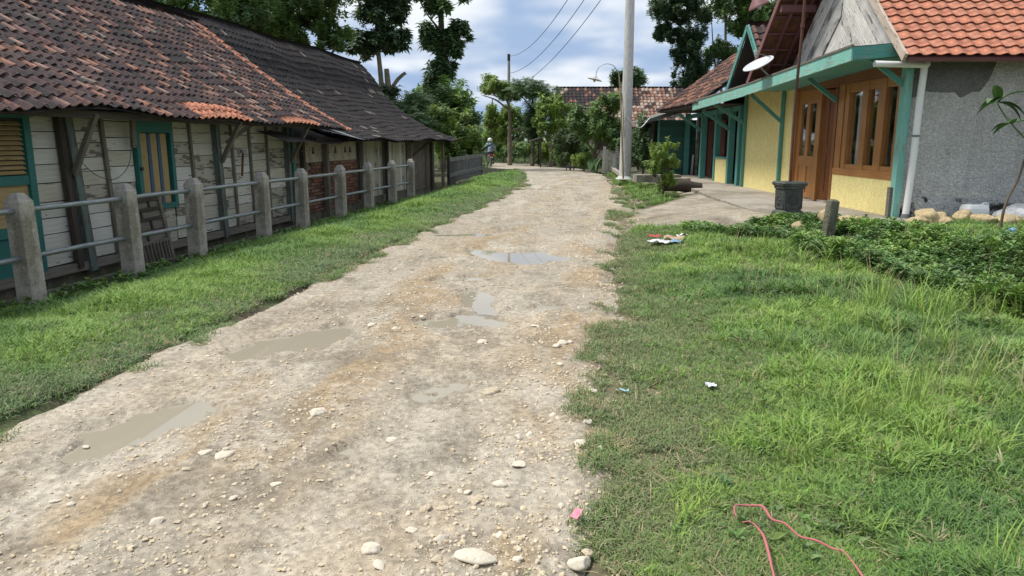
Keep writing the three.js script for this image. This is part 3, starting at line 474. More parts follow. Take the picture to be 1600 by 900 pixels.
// ------------------------------------------------------------ second house on the left: brick and boards under a dark kicked roof
{
  const S0 = 15.1, T0 = 7.1, base = W3(S0, T0, -0.25), H = thing('brick_house', 'old brick and board house under a sweeping blackened tile roof', 'house', [base.x, -0.25, base.z], -A), q = (s, t, h) => V(-(t - T0), h + 0.25, -(s - S0)), r = rng(15);
  part('footing', boxAt(0.26, 0.32, 12.6, -0.14, 0.14, -6.4), M.mossConc, H);
  const bw = part('brick_wall', boxAt(0.14, 1.75, 4.1, -0.10, 1.05, -2.2), M.mortar, H);
  for (let c = 0; c < 15; c++) { let s = 15.35 + (c % 2 ? 0.06 : -0.05); while (s < 19.15) { const l = 0.205 + r() * 0.02; if (!(s < 16.2 && c > 8)) part('brick', boxGeoShared(0.1, 0.058, Math.round(l * 100) / 100), M.brick[Math.floor(r() * 5)], bw, q(s + l / 2, 7.125 + r() * 0.008, 0.04 + c * 0.076)); s += l + 0.014; } }
  part('plaster_band', boxAt(0.06, 0.56, 3.9, 0.0, 1.68, -2.1), M.plasterOld, H);
  for (const s of [16.35, 17.25, 17.7, 18.35, 18.7]) { const v = part('vent_hole', slab([V(0, 0, 0.07), V(0, 0.16, 0), V(0, 0, -0.07)], V(0.02, 0, 0)), M.black, H, q(s, 7.075, 1.34)); }
  part('door_wall', boxAt(0.05, 1.8, 4.7, -0.06, 1.05, -6.5), M.darkWood, H);
  { const dw = part('board_wall', boxAt(0.012, 1.7, 4.4, -0.03, 1.05, -6.5), M.darkWood, H); let s = 19.5; while (s < 23.7) { const w = 0.16 + r() * 0.1; if (!(s > 21.15 && s < 21.6)) part('board', beamGeo(V(0, -0.8, 0), V(0, 0.8, 0), w - 0.012, 0.02).rotateY(Math.PI / 2), M.plank[1 + Math.floor(r() * 3)], dw, q(s + w / 2, 7.1 - r() * 0.01, 0.86)); s += w; } }
  part('soot_wall', boxAt(0.12, 1.7, 3.6, -0.04, 1.05, -10.6), M.sootWall, H);
  part('end_wall', boxAt(5, 2.2, 0.1, -2.6, 1.1, -12.5), M.oldWood, H);
  part('back_wall', boxAt(0.1, 2.2, 12.5, -5.3, 1.1, -6.3), M.oldWood, H);
  for (const [s, t, m] of [[15.5, 6.95, M.darkWood], [16.9, 6.98, M.oldWood], [19.25, 6.95, M.oldWood], [21.4, 6.95, M.darkWood], [23.9, 6.95, M.oldWood], [26.4, 6.9, M.darkWood], [27.5, 6.75, M.barkPale]]) part('wall_post', beamGeo(q(s, t, -0.2), q(s, t, 1.75), 0.10, 0.11), m, H);
  part('eave_strut', beamGeo(q(24.4, 7.0, 1.15), q(25.4, 6.6, 1.66), 0.05, 0.06), M.darkWood, H); part('eave_beam', beamGeo(q(15.4, 6.6, 1.66), q(28.2, 6.6, 1.66), 0.06, 0.08), M.darkWood, H);
  const prof = [[6.36, 1.66], [7.22, 1.94], [7.98, 2.35], [8.6, 2.79], [9.22, 3.37], [9.66, 4.0], [10.12, 4.5]].map(([t, h]) => V(t, h, 0)), pc = new THREE.CatmullRomCurve3(prof), s0 = 13.6, s1 = 28.45;
  const roofP = (s, v) => { const p = pc.getPointAt(clamp(v)); return q(s, p.x, p.y + 0.03 * Math.sin(s * 1.1) + 0.02 * Math.sin(s * 2.7 + v * 5)); };
  const roof = part('roof', (() => { const n = 24, m = 14, pos = [], idx = []; for (let i = 0; i <= n; i++) for (let j = 0; j <= m; j++) { const p = roofP(lerp(s0, s1 - 0.1, i / n), j / m); pos.push(p.x, p.y - 0.05, p.z); if (i && j) { const k = i * (m + 1) + j; idx.push(k - m - 2, k - m - 1, k - 1, k - m - 1, k, k - 1); } } const b = pos.length / 3; for (const p of [q(s0, 10.12, 4.46), q(s1, 10.12, 4.46), q(s1, 13.8, 1.7), q(s0, 13.8, 1.7)]) pos.push(p.x, p.y, p.z); idx.push(b, b + 1, b + 2, b, b + 2, b + 3); const g = new THREE.BufferGeometry(); g.setAttribute('position', new THREE.Float32BufferAttribute(pos, 3)); g.setIndex(idx); g.computeVertexNormals(); return planarUV(g); })(), M.deck, H);
  const gs = [['black', 'black'], ['black', 'dark'], ['dark', 'dark'], ['dark', 'black'], ['dark', 'brown'], ['black', 'pale']].map(([a, b], i) => tileGeo(0.225, 0.31, 0.036, TC[a].map((x) => x * 0.9), TC[b].map((x) => x * 0.8), 240 + i));
  const NC = Math.floor((s1 - s0) / 0.2), RT = 20;
  const slopeAt = (s, v) => roofP(s, v - 0.025).sub(roofP(s, v + 0.025)), alongAt = (s, v) => roofP(s + 0.15, v).sub(roofP(s - 0.15, v));
  tileRoof(roof, 'roof_tile', { cols: NC, rows: RT, seed: 16, jitter: 0.04, mat: M.tile, at: (i, j) => roofP(s0 + (i + 0.5) * 0.2, (j + 0.46) / RT), down: (i, j) => slopeAt(s0 + (i + 0.5) * 0.2, (j + 0.5) / RT), normal: (i, j) => { const n = alongAt(s0 + (i + 0.5) * 0.2, (j + 0.5) / RT).cross(slopeAt(s0 + (i + 0.5) * 0.2, (j + 0.5) / RT)); return n.y < 0 ? n.negate() : n; }, single: () => false, skip: (i, j) => s0 + i * 0.2 < 16.6 && j < 17, pick: (i, j, rr) => { const k = rr(), moss = i > NC - 12 && j > 11 ? 0.1 : 0; return gs[k < 0.35 ? 0 : k < 0.6 ? 1 : k < 0.8 ? 2 : k < 0.93 ? 3 : k < 0.985 - moss ? 4 : 5]; } });
  for (let k = 0; k < 44; k++) { const s = s0 + 0.2 + k * 0.34; part('ridge_tile', ridgeGeo(0.36, 0.12, k % 4 ? TC.black : TC.dark, k), M.tile, roof, q(s, 10.14, 4.52 + 0.03 * Math.sin(s * 1.1)), [0, Math.PI / 2, 0]); }
}
function boxGeoShared(w, h, d) { const k = `${w},${h},${d}`; return (boxGeoShared.c ??= {})[k] ??= box(w, h, d); }
// picket fence beyond the brick house
{
  const o = W3(27.6, 6.55), F = thing('picket_fence', 'weathered grey picket fence past the brick house', 'fence', [o.x, 0, o.z], -A), r = rng(19), L = 6.6;
  for (const [z, m] of [[0, M.darkWood], [-3.3, M.picket], [-L, M.darkWood]]) part('post', boxAt(0.1, 1.12, 0.1, 0, 0.5, z), m, F);
  for (const h of [0.34, 0.92]) part('rail', beamGeo(V(0.04, h, 0), V(0.04, h + 0.04, -L), 0.03, 0.15), M.picket, F);
  for (let k = 0; k < 26; k++) { const p = part('picket', beamGeo(V(0, -0.05, 0), V(0, 0.9 + r() * 0.06, 0), 0.025, 0.09), M.picket, F, [0.005, 0, -0.2 - k * 0.245], [0, Math.PI / 2, (r() - 0.5) * 0.06]); p.rotation.order = 'YXZ'; }
}

// ------------------------------------------------------------ right hand house: yellow plaster, varnished joinery, orange tile roof with a boarded gable
const FX = 6.6;                                                   // its front faces the road at x = 6.6
{
  const H = thing('yellow_house', 'yellow plastered house with varnished wooden windows and bright orange tile roof', 'house', [FX, 0.30, -12.6]), q = (x, y, z) => V(x - FX, y - 0.30, z + 12.6), r = rng(25);
  const at = (name, m, x0, x1, y0, y1, z0, z1, parent = H) => { const g = box(x1 - x0, y1 - y0, z1 - z0); if (y1 - y0 > z1 - z0) swapUV(g); return part(name, g, m, parent, q((x0 + x1) / 2, (y0 + y1) / 2, (z0 + z1) / 2)); };
  // grey roughcast side wall, uv over the whole wall
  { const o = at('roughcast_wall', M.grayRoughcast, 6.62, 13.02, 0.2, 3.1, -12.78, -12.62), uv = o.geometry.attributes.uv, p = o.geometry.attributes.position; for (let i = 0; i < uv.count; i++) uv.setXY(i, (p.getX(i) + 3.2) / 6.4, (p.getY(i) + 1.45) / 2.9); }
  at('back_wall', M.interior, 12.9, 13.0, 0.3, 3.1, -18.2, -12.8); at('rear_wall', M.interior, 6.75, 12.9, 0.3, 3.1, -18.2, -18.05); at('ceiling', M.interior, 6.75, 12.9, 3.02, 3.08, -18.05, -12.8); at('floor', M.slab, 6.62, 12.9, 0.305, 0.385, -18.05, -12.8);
  // facade, from the corner back
  const corner = at('corner_post', M.tealWorn, 6.50, 6.62, 0.34, 2.98, -12.74, -12.58); part('post_foot', box(0.05, 0.5, 0.10), M.oldWood, corner, [-0.085, -1.05, -0.03]);
  at('low_wall', M.yellow, 6.56, 6.72, 0.34, 0.97, -15.24, -12.76);
  {
    const Wd = new THREE.Group(); Wd.name = 'front_window'; H.add(Wd);
    at('window_frame', M.varnish, 6.55, 6.70, 0.97, 1.10, -15.24, -12.76, Wd); at('window_frame', M.varnishDark, 6.55, 6.70, 2.72, 2.96, -15.24, -12.76, Wd);
    const stiles = [[-15.24, -14.98], [-14.92, -14.76], [-14.22, -13.99], [-13.60, -13.34], [-12.94, -12.86], [-12.83, -12.765]];
    for (const [a, b] of stiles) { part('stile', swapUV(box(0.13, 1.62, b - a)), M.varnish, Wd, q(6.63, 1.91, (a + b) / 2)); }
    for (const [a, b] of [[-14.76, -14.22], [-13.99, -13.60], [-13.34, -12.94]]) {
      at('sash_rail', M.varnish, 6.575, 6.685, 1.10, 1.19, a, b, Wd); at('sash_rail', M.varnish, 6.575, 6.685, 2.56, 2.72, a, b, Wd); at('pane', M.glass, 6.625, 6.629, 1.19, 2.56, a, b, Wd);
    }
    at('sash_joint', M.varnishDark, 6.58, 6.67, 1.10, 2.72, -14.98, -14.92, Wd);
    const cu = (() => { const g = new THREE.PlaneGeometry(0.34, 1.6, 40, 1), p = g.attributes.position; for (let i = 0; i < p.count; i++) p.setZ(i, 0.025 * Math.sin(p.getX(i) * 75) + 0.01 * Math.sin(p.getX(i) * 31)); g.computeVertexNormals(); return g.rotateY(-Math.PI / 2); })();
    part('curtain', cu, M.curtain, Wd, q(6.78, 1.9, -14.56));
  }
  // doorway: one leaf open, one glazed leaf shut
  at('door_jamb', M.varnishDark, 6.55, 6.72, 0.37, 2.96, -15.36, -15.25); at('door_jamb', M.varnish, 6.56, 6.71, 0.37, 2.72, -16.22, -16.06); at('door_jamb', M.varnish, 6.55, 6.72, 0.37, 2.72, -17.50, -17.40); at('lintel', M.varnishDark, 6.55, 6.72, 2.72, 2.96, -17.50, -15.37);
  {
    const D = new THREE.Group(); D.name = 'open_door'; H.add(D); D.position.copy(q(6.66, 0.39, -16.05)); D.rotation.y = 0.62;
    const dz = (nm, m, y0, y1, z0, z1, x0 = -0.02, x1 = 0.02) => { const g = box(x1 - x0, y1 - y0, z1 - z0); return part(nm, g, m, D, [(x0 + x1) / 2, (y0 + y1) / 2, (z0 + z1) / 2]); };
    dz('stile', M.varnishDark, 0, 2.3, 0, 0.10); dz('stile', M.varnishDark, 0, 2.3, 0.58, 0.68); for (const [a, b] of [[0, 0.18], [0.98, 1.10], [2.18, 2.3]]) dz('rail', M.varnishDark, a, b, 0.10, 0.58); dz('door_panel', M.varnishDark, 0.18, 0.98, 0.10, 0.58, -0.008, 0.008); dz('door_panel', M.varnishDark, 1.10, 2.18, 0.10, 0.58, -0.008, 0.008); dz('handle', M.galv, 1.02, 1.05, 0.60, 0.66, -0.06, -0.02);
  }
  {
    const D = new THREE.Group(); D.name = 'glazed_door'; H.add(D);
    for (const [a, b] of [[-17.40, -17.22], [-16.92, -16.74], [-16.40, -16.22]]) { const o = at('stile', M.varnish, 6.60, 6.67, 0.39, 2.72, a, b, D); }
    for (const [a, b] of [[-17.22, -16.92], [-16.74, -16.40]]) { at('rail', M.varnish, 6.60, 6.67, 0.39, 0.50, a, b, D); at('rail', M.varnish, 6.60, 6.67, 1.08, 1.30, a, b, D); at('rail', M.varnish, 6.60, 6.67, 2.44, 2.72, a, b, D); at('door_panel', M.varnish, 6.62, 6.65, 0.50, 1.08, a, b, D); at('pane', M.glass, 6.633, 6.637, 1.30, 2.44, a, b, D); }
  }
  at('front_wall', M.yellow, 6.58, 6.74, 0.34, 3.05, -21.2, -17.51);
  at('wall_strip', M.yellow, 6.62, 6.74, 2.96, 3.05, -17.5, -12.79);
  for (const z of [-18.25, -21.15]) { const o = part('front_post', beamGeo(q(6.53, 0.36, z), q(6.53, 2.85, z), 0.07, 0.08), M.teal, H); }
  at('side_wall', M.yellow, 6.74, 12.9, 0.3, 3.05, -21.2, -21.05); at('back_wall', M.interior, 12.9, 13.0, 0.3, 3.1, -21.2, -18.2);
  // canopy over the front with its teal fascia
  const can = [[5.5, 3.02, -12.42], [5.5, 2.80, -17.9]], hi = 0.30;
  const cz = (z) => lerp(3.14, 2.93, clamp((-z - 12.42) / 5.48));
  part('canopy', loft([[q(5.52, 3.11, -12.44), q(6.46, 3.18, -12.44), q(6.46, 3.10, -17.9), q(5.52, 2.90, -17.9)], [q(5.52, 3.14, -12.44), q(6.46, 3.215, -12.44), q(6.46, 3.135, -17.9), q(5.52, 2.93, -17.9)]]), M.deck, H);
  part('fascia', beamGeo(q(5.5, 3.02, -12.40), q(5.5, 2.795, -17.9), 0.035, 0.22), M.tealWorn, H); part('fascia', beamGeo(q(5.52, 3.02, -12.40), q(6.32, 3.09, -12.40), 0.035, 0.20), M.teal, H);
  part('fascia_cap', beamGeo(q(5.49, 3.145, -12.39), q(5.49, 2.925, -17.9), 0.05, 0.035), M.oldWood, H);
  for (const z of [-12.68, -15.3]) { part('canopy_rafter', beamGeo(q(5.52, cz(z) - 0.12, z), q(6.6, cz(z) - 0.04, z), 0.06, 0.09), M.teal, H); part('canopy_bracket', beamGeo(q(5.95, cz(z) - 0.17, z), q(6.55, cz(z) - 0.60, z), 0.06, 0.08), M.teal, H); }
  part('canopy_bracket', beamGeo(q(5.75, 2.72, -18.25), q(6.5, 2.10, -18.25), 0.06, 0.08), M.teal, H);
  part('soffit', loft([[q(5.55, 2.95, -12.5), q(6.58, 2.98, -12.5), q(6.58, 2.80, -17.9), q(5.55, 2.76, -17.9)], [q(5.55, 2.97, -12.5), q(6.58, 3.0, -12.5), q(6.58, 2.82, -17.9), q(5.55, 2.78, -17.9)]]), M.teal, H);
  // gable boards: two fans of planks that meet at a seam
  const gx = 6.5, e0 = 3.26, sl = 0.85, seam = -15.25;
  const gab = part('gable_wall', slab([q(gx + 0.05, e0, -12.75), q(gx + 0.05, e0 + sl * 2.5, -15.25), q(gx + 0.05, e0, -17.75)], V(0.03, 0, 0)), M.darkWood, H);
  for (const side of [1, -1]) { let k = 0; while (k < 2.5) { const w = 0.2 + r() * 0.26, a = k, b = Math.min(2.5, k + w - 0.012), z = (u) => seam + side * u, dx = r() * 0.035, lo = (u) => e0; const poly = [q(gx - dx, e0, z(a)), q(gx - dx, e0, z(b)), q(gx - dx, e0 + sl * b, seam + side * 0.006), q(gx - dx, e0 + sl * a, seam + side * 0.006)]; const g = slab(poly, V(0.03, 0, 0)); const m = M.gable[Math.floor(r() * 3)]; slantUV(g, side > 0 ? -0.7045 : 0.7045); part('gable_plank', g, m, gab); k += w; } }
  // the orange roof and its mossed far slope
  const ridgeY = 5.76, ridgeZ = -15.3, eY = 2.94, eZ = -12.0, x0 = 6.16;
  const roof = part('roof', loft([[q(x0 + 0.05, eY - 0.03, eZ), q(13.4, eY - 0.03, eZ), q(13.4, ridgeY - 0.03, ridgeZ), q(x0 + 0.05, ridgeY - 0.03, ridgeZ)], [q(x0 + 0.05, eY - 0.08, eZ - 0.03), q(13.4, eY - 0.08, eZ - 0.03), q(13.4, ridgeY - 0.09, ridgeZ), q(x0 + 0.05, ridgeY - 0.09, ridgeZ)]]), M.purpleWood, H);
  const fg = [['fresh', 'fresh'], ['fresh', 'fresh3'], ['fresh2', 'fresh'], ['fresh', 'fresh2'], ['fresh3', 'fresh']].map(([a, b], i) => tileGeo(0.25, 0.265, 0.028, TC[a], TC[b], 260 + i, 0.72, 0.014));
  const RT = 20, NC = 32, dn = V(0, eY - ridgeY, eZ - ridgeZ).normalize(), nn = V(0, dn.z, -dn.y);
  tileRoof(roof, 'roof_tile', { cols: NC, rows: RT, seed: 26, jitter: 0.008, mat: M.tileNew, at: (i, j) => q(x0 + 0.125 + i * 0.228, lerp(eY, ridgeY, (j + 0.46) / RT) + 0.03, lerp(eZ, ridgeZ, (j + 0.46) / RT)), down: dn, normal: nn, single: (i, j) => j < 12 && i < 14, pick: (i, j, rr) => fg[Math.floor(rr() * 5)] });
  const fz = -18.55, fy = 3.05;
  part('far_slope', loft([[q(5.72, ridgeY - 0.02, ridgeZ), q(13.4, ridgeY - 0.02, ridgeZ), q(13.4, fy, fz), q(5.72, fy, fz)], [q(5.72, ridgeY - 0.06, ridgeZ), q(13.4, ridgeY - 0.06, ridgeZ), q(13.4, fy - 0.05, fz), q(5.72, fy - 0.05, fz)]]), M.tileUnder ??= mat({ color: lin(0.26, 0.12, 0.07), map: speck }), H);
  for (let k = 0; k < 9; k++) { const v = (k + 0.6) / 9; part('roof_batten', beamGeo(q(5.74, lerp(ridgeY, fy, v) - 0.085, lerp(ridgeZ, fz, v) + 0.01), q(6.55, lerp(ridgeY, fy, v) - 0.085, lerp(ridgeZ, fz, v) + 0.01), 0.045, 0.04), M.purpleWood, H); }
  for (const x of [6.05, 6.4]) part('verge_rafter', beamGeo(q(x, ridgeY - 0.15, ridgeZ), q(x, fy - 0.13, fz), 0.055, 0.08), M.purpleWood, H);
  part('bargeboard', beamGeo(q(5.72, ridgeY - 0.04, ridgeZ), q(5.72, fy - 0.06, fz), 0.03, 0.13), M.purpleWood, H);
  for (const v of [0.42, 0.985]) part('purlin', beamGeo(q(5.76, lerp(ridgeY, fy, v) - 0.21, lerp(ridgeZ, fz, v) + 0.03), q(6.5, lerp(ridgeY, fy, v) - 0.21, lerp(ridgeZ, fz, v) + 0.03), 0.11, 0.14), M.purpleWood, H);
  part('bargeboard', beamGeo(q(6.15, eY - 0.02, eZ + 0.0), q(6.15, ridgeY - 0.02, ridgeZ), 0.05, 0.13), M.bargeboard, H);
  // rainwater pipe
  part('gutter_pipe', tube([q(5.85, 2.86, -12.36), q(6.68, 2.84, -12.36)], 0.05, 4, 10), M.pvc, H);
  const pipe = part('downpipe', tube([q(6.70, 2.88, -12.42), q(6.70, 2.3, -12.46), q(6.70, 1.2, -12.48), q(6.68, 0.36, -12.5)], 0.055, 12, 12), M.pvc, H);
  for (const y of [2.62, 1.72]) part('pipe_clip', new THREE.CylinderGeometry(0.060, 0.060, 0.03, 12), M.pvcGray, H, q(6.70, y, -12.46)); part('pipe_shoe', new THREE.CylinderGeometry(0.065, 0.07, 0.07, 12), M.pvcGray, H, q(6.68, 0.39, -12.5));
  part('pipe_elbow', new THREE.SphereGeometry(0.062, 12, 8), M.pvc, H, q(6.70, 2.86, -12.38));
}
function swapUV(g) { const uv = g.attributes.uv; for (let i = 0; i < uv.count; i++) { const a = uv.getX(i); uv.setXY(i, uv.getY(i), a); } return g; }
function slantUV(g, ang) { const p = g.attributes.position, uv = g.attributes.uv, c = Math.cos(ang), s = Math.sin(ang), o = R0() * 9; for (let i = 0; i < p.count; i++) { const z = p.getZ(i), y = p.getY(i); uv.setXY(i, z * c + y * s + o, -z * s + y * c + p.getX(i)); } return g; }

// ------------------------------------------------------------ older house next to it: teal gable, posts of a porch
{
  const H = thing('teal_house', 'older house with teal gable, teal porch posts and mossy brown tile roof', 'house', [FX, 0.30, -21.4]), q = (x, y, z) => V(x - FX, y - 0.30, z + 21.4), r = rng(35);
  const at = (name, m, x0, x1, y0, y1, z0, z1, parent = H) => part(name, box(x1 - x0, y1 - y0, z1 - z0), m, parent, q((x0 + x1) / 2, (y0 + y1) / 2, (z0 + z1) / 2));
  for (const [z, w] of [[-21.62, 0.2], [-22.62, 0.17], [-24.15, 0.16], [-25.9, 0.18], [-28.3, 0.16]]) part('porch_post', beamGeo(q(6.6, 0.35, z), q(6.6, 2.62, z), w, w), z > -22 ? M.teal : M.teal, H);
  at('low_wall', M.yellow, 6.55, 6.67, 0.34, 1.08, -24.06, -22.72); at('wall_cap', M.teal, 6.52, 6.70, 1.08, 1.14, -24.06, -22.72);
  at('porch_wall', M.plasterOld, 8.0, 8.1, 0.3, 2.7, -28.5, -21.3); for (const [a, b] of [[-27.9, -27.0], [-26.8, -26.0], [-25.6, -24.7]]) { const D = at('red_door', M.redDoor, 7.0, 7.06, 0.38, 2.3, a, b); for (const y of [-0.5, 0.42]) part('door_panel', box(0.03, 0.7, 0.6), M.redDoor, D, [-0.03, y, 0]); }
  at('porch_end_wall', M.plasterOld, 7.0, 8.1, 0.3, 2.7, -28.55, -28.45);
  at('door_wall', M.darkWood, 7.08, 7.14, 0.3, 2.7, -28.5, -24.3);
  for (const [z] of [[-22.6], [-25.9]]) part('porch_bracket', beamGeo(q(5.7, 2.52, z), q(6.55, 1.95, z), 0.07, 0.09), M.teal, H);
  part('porch_beam', beamGeo(q(6.6, 2.56, -21.5), q(6.6, 2.5, -28.4), 0.1, 0.14), M.teal, H); part('porch_ceiling', boxAt(2.5, 0.03, 7, 0.2, 2.36, -3.5), M.darkWood, H);
  part('fascia', beamGeo(q(5.52, 2.80, -17.95), q(5.52, 2.66, -23.1), 0.035, 0.24), M.tealWorn, H); part('fascia_cap', beamGeo(q(5.51, 2.935, -17.95), q(5.51, 2.80, -23.1), 0.05, 0.035), M.oldWood, H);
  for (const z of [-21.2]) part('canopy_bracket', beamGeo(q(5.62, 2.66, z), q(6.55, 2.1, z), 0.06, 0.08), M.teal, H);
  part('canopy', loft([[q(5.54, 2.84, -17.95), q(6.9, 3.18, -17.95), q(6.9, 3.02, -23.1), q(5.54, 2.70, -23.1)], [q(5.54, 2.88, -17.95), q(6.9, 3.22, -17.95), q(6.9, 3.06, -23.1), q(5.54, 2.74, -23.1)]]), M.deck, H);
  // gable with tiles on the near slope
  const ry = 4.58, rz = -20.4, nz = -18.75, ny = 3.04, x0 = 6.2;
  const old = [['brown', 'rust'], ['plum', 'rust'], ['rust', 'orange'], ['dark', 'brown'], ['brown', 'pale'], ['plum', 'orange'], ['dark', 'dark']].map(([a, b], i) => tileGeo(0.255, 0.33, 0.045, TC[a], TC[b], 280 + i));
  for (const [zz, yy, nm] of [[nz, ny, 'near_slope'], [-22.3, 2.8, 'far_slope']]) {
    const o = part(nm, loft([[q(x0 + 0.06, ry - 0.04, rz), q(9.8, ry - 0.04, rz), q(9.8, yy - 0.04, zz), q(x0 + 0.06, yy - 0.04, zz)], [q(x0 + 0.06, ry - 0.1, rz), q(9.8, ry - 0.1, rz), q(9.8, yy - 0.1, zz), q(x0 + 0.06, yy - 0.1, zz)]]), M.deck, H);
    if (nm === 'near_slope') { const dn = V(0, yy - ry, zz - rz).normalize(), nn = V(0, dn.z, -dn.y); tileRoof(o, 'roof_tile', { cols: 14, rows: 8, seed: 36, jitter: 0.06, mat: M.tile, at: (i, j) => q(x0 + 0.12 + i * 0.235, lerp(yy, ry, (j + 0.46) / 8) + 0.02, lerp(zz, rz, (j + 0.46) / 8)), down: dn, normal: nn, single: (i) => i < 9, pick: (i, j, rr) => old[Math.floor(rr() * 7)] }); }
    part('gable_verge', beamGeo(q(x0 + 0.02, ry + 0.0, rz + (zz > rz ? 0.02 : -0.02)), q(x0 + 0.02, yy, zz), 0.04, 0.15), M.teal, H);
  }
  for (let k = 0; k < 11; k++) part('ridge_tile', ridgeGeo(0.36, 0.11, k % 3 ? TC.brown : TC.dark, k), M.tile, H, q(x0 + 0.2 + k * 0.33, ry + 0.04, rz));
  part('gable_back', slab([q(7.0, 2.9, -18.9), q(7.0, ry - 0.1, rz), q(7.0, 2.9, -22.1)], V(0.05, 0, 0)), M.darkWood, H);
  // main roof behind the gable, sloping to the road
  const eX = 5.5, eYy = 2.72, rX = 8.3, rY = 4.75;
  const mr = part('main_roof', loft([[q(eX + 0.04, eYy, -22.4), q(rX, rY, -22.4), q(rX, rY, -28.8), q(eX + 0.04, eYy, -28.8)], [q(eX + 0.04, eYy - 0.06, -22.4), q(rX, rY - 0.06, -22.4), q(rX, rY - 0.06, -28.8), q(eX + 0.04, eYy - 0.06, -28.8)]]), M.deck, H);
  const dn = V(eX - rX, eYy - rY, 0).normalize(), nn = V(dn.y, -dn.x, 0), NC = 27, RT = 12;
  tileRoof(mr, 'roof_tile', { cols: NC, rows: RT, seed: 37, jitter: 0.04, mat: M.tile, at: (i, j) => q(lerp(eX, rX, (j + 0.46) / RT), lerp(eYy, rY, (j + 0.46) / RT) + 0.03, -22.5 - i * 0.235), down: dn, normal: nn, single: () => false, pick: (i, j, rr) => old[[0, 0, 1, 3, 3, 6, 2][Math.floor(rr() * 7)]] });
  // annex with green boards facing the camera
  const gw = at('board_wall', M.darkWood, 5.58, 7.0, 0.34, 2.4, -28.62, -28.56); let h = 0.38; while (h < 2.35) { const k = 0.12 + r() * 0.04; part('plank', box(1.40, k - 0.008, 0.02), M.greenPlank[Math.floor(r() * 2)], gw, [0, h + k / 2 - 1.37, 0.04 + r() * 0.006]); h += k; }
  part('wall_edge', beamGeo(q(5.56, 0.34, -28.52), q(5.56, 2.4, -28.52), 0.07, 0.07), M.teal, H); part('white_pipe', tube([q(6.86, 0.34, -28.45), q(6.90, 1.1, -28.45)], 0.045, 3, 8), M.pvc, H);
  part('annex_roof', loft([[q(5.05, 2.30, -28.0), q(7.4, 3.06, -28.0), q(7.4, 3.06, -33), q(5.05, 2.30, -33)], [q(5.05, 2.38, -28.0), q(7.4, 3.14, -28.0), q(7.4, 3.14, -33), q(5.05, 2.38, -33)]]), M.oldWood, H);
  part('annex_verge', beamGeo(q(5.0, 2.33, -27.97), q(7.4, 3.09, -27.97), 0.04, 0.14), M.grayTeal, H);
  at('annex_back', M.darkWood, 5.6, 7.0, 0.3, 2.4, -33, -32.9);
  at('annex_side', M.darkWood, 5.6, 5.66, 0.3, 2.4, -32.9, -28.64);
  const cs = part('corrugated_sheet', (() => { const g = new THREE.PlaneGeometry(1.5, 1.1, 60, 2), p = g.attributes.position; for (let i = 0; i < p.count; i++) p.setZ(i, 0.015 * Math.sin(p.getX(i) * 80)); g.computeVertexNormals(); return g.rotateX(-Math.PI / 2); })(), M.white, H, q(6.55, 3.02, -28.2), [0.16, 0, 0.22]);
}
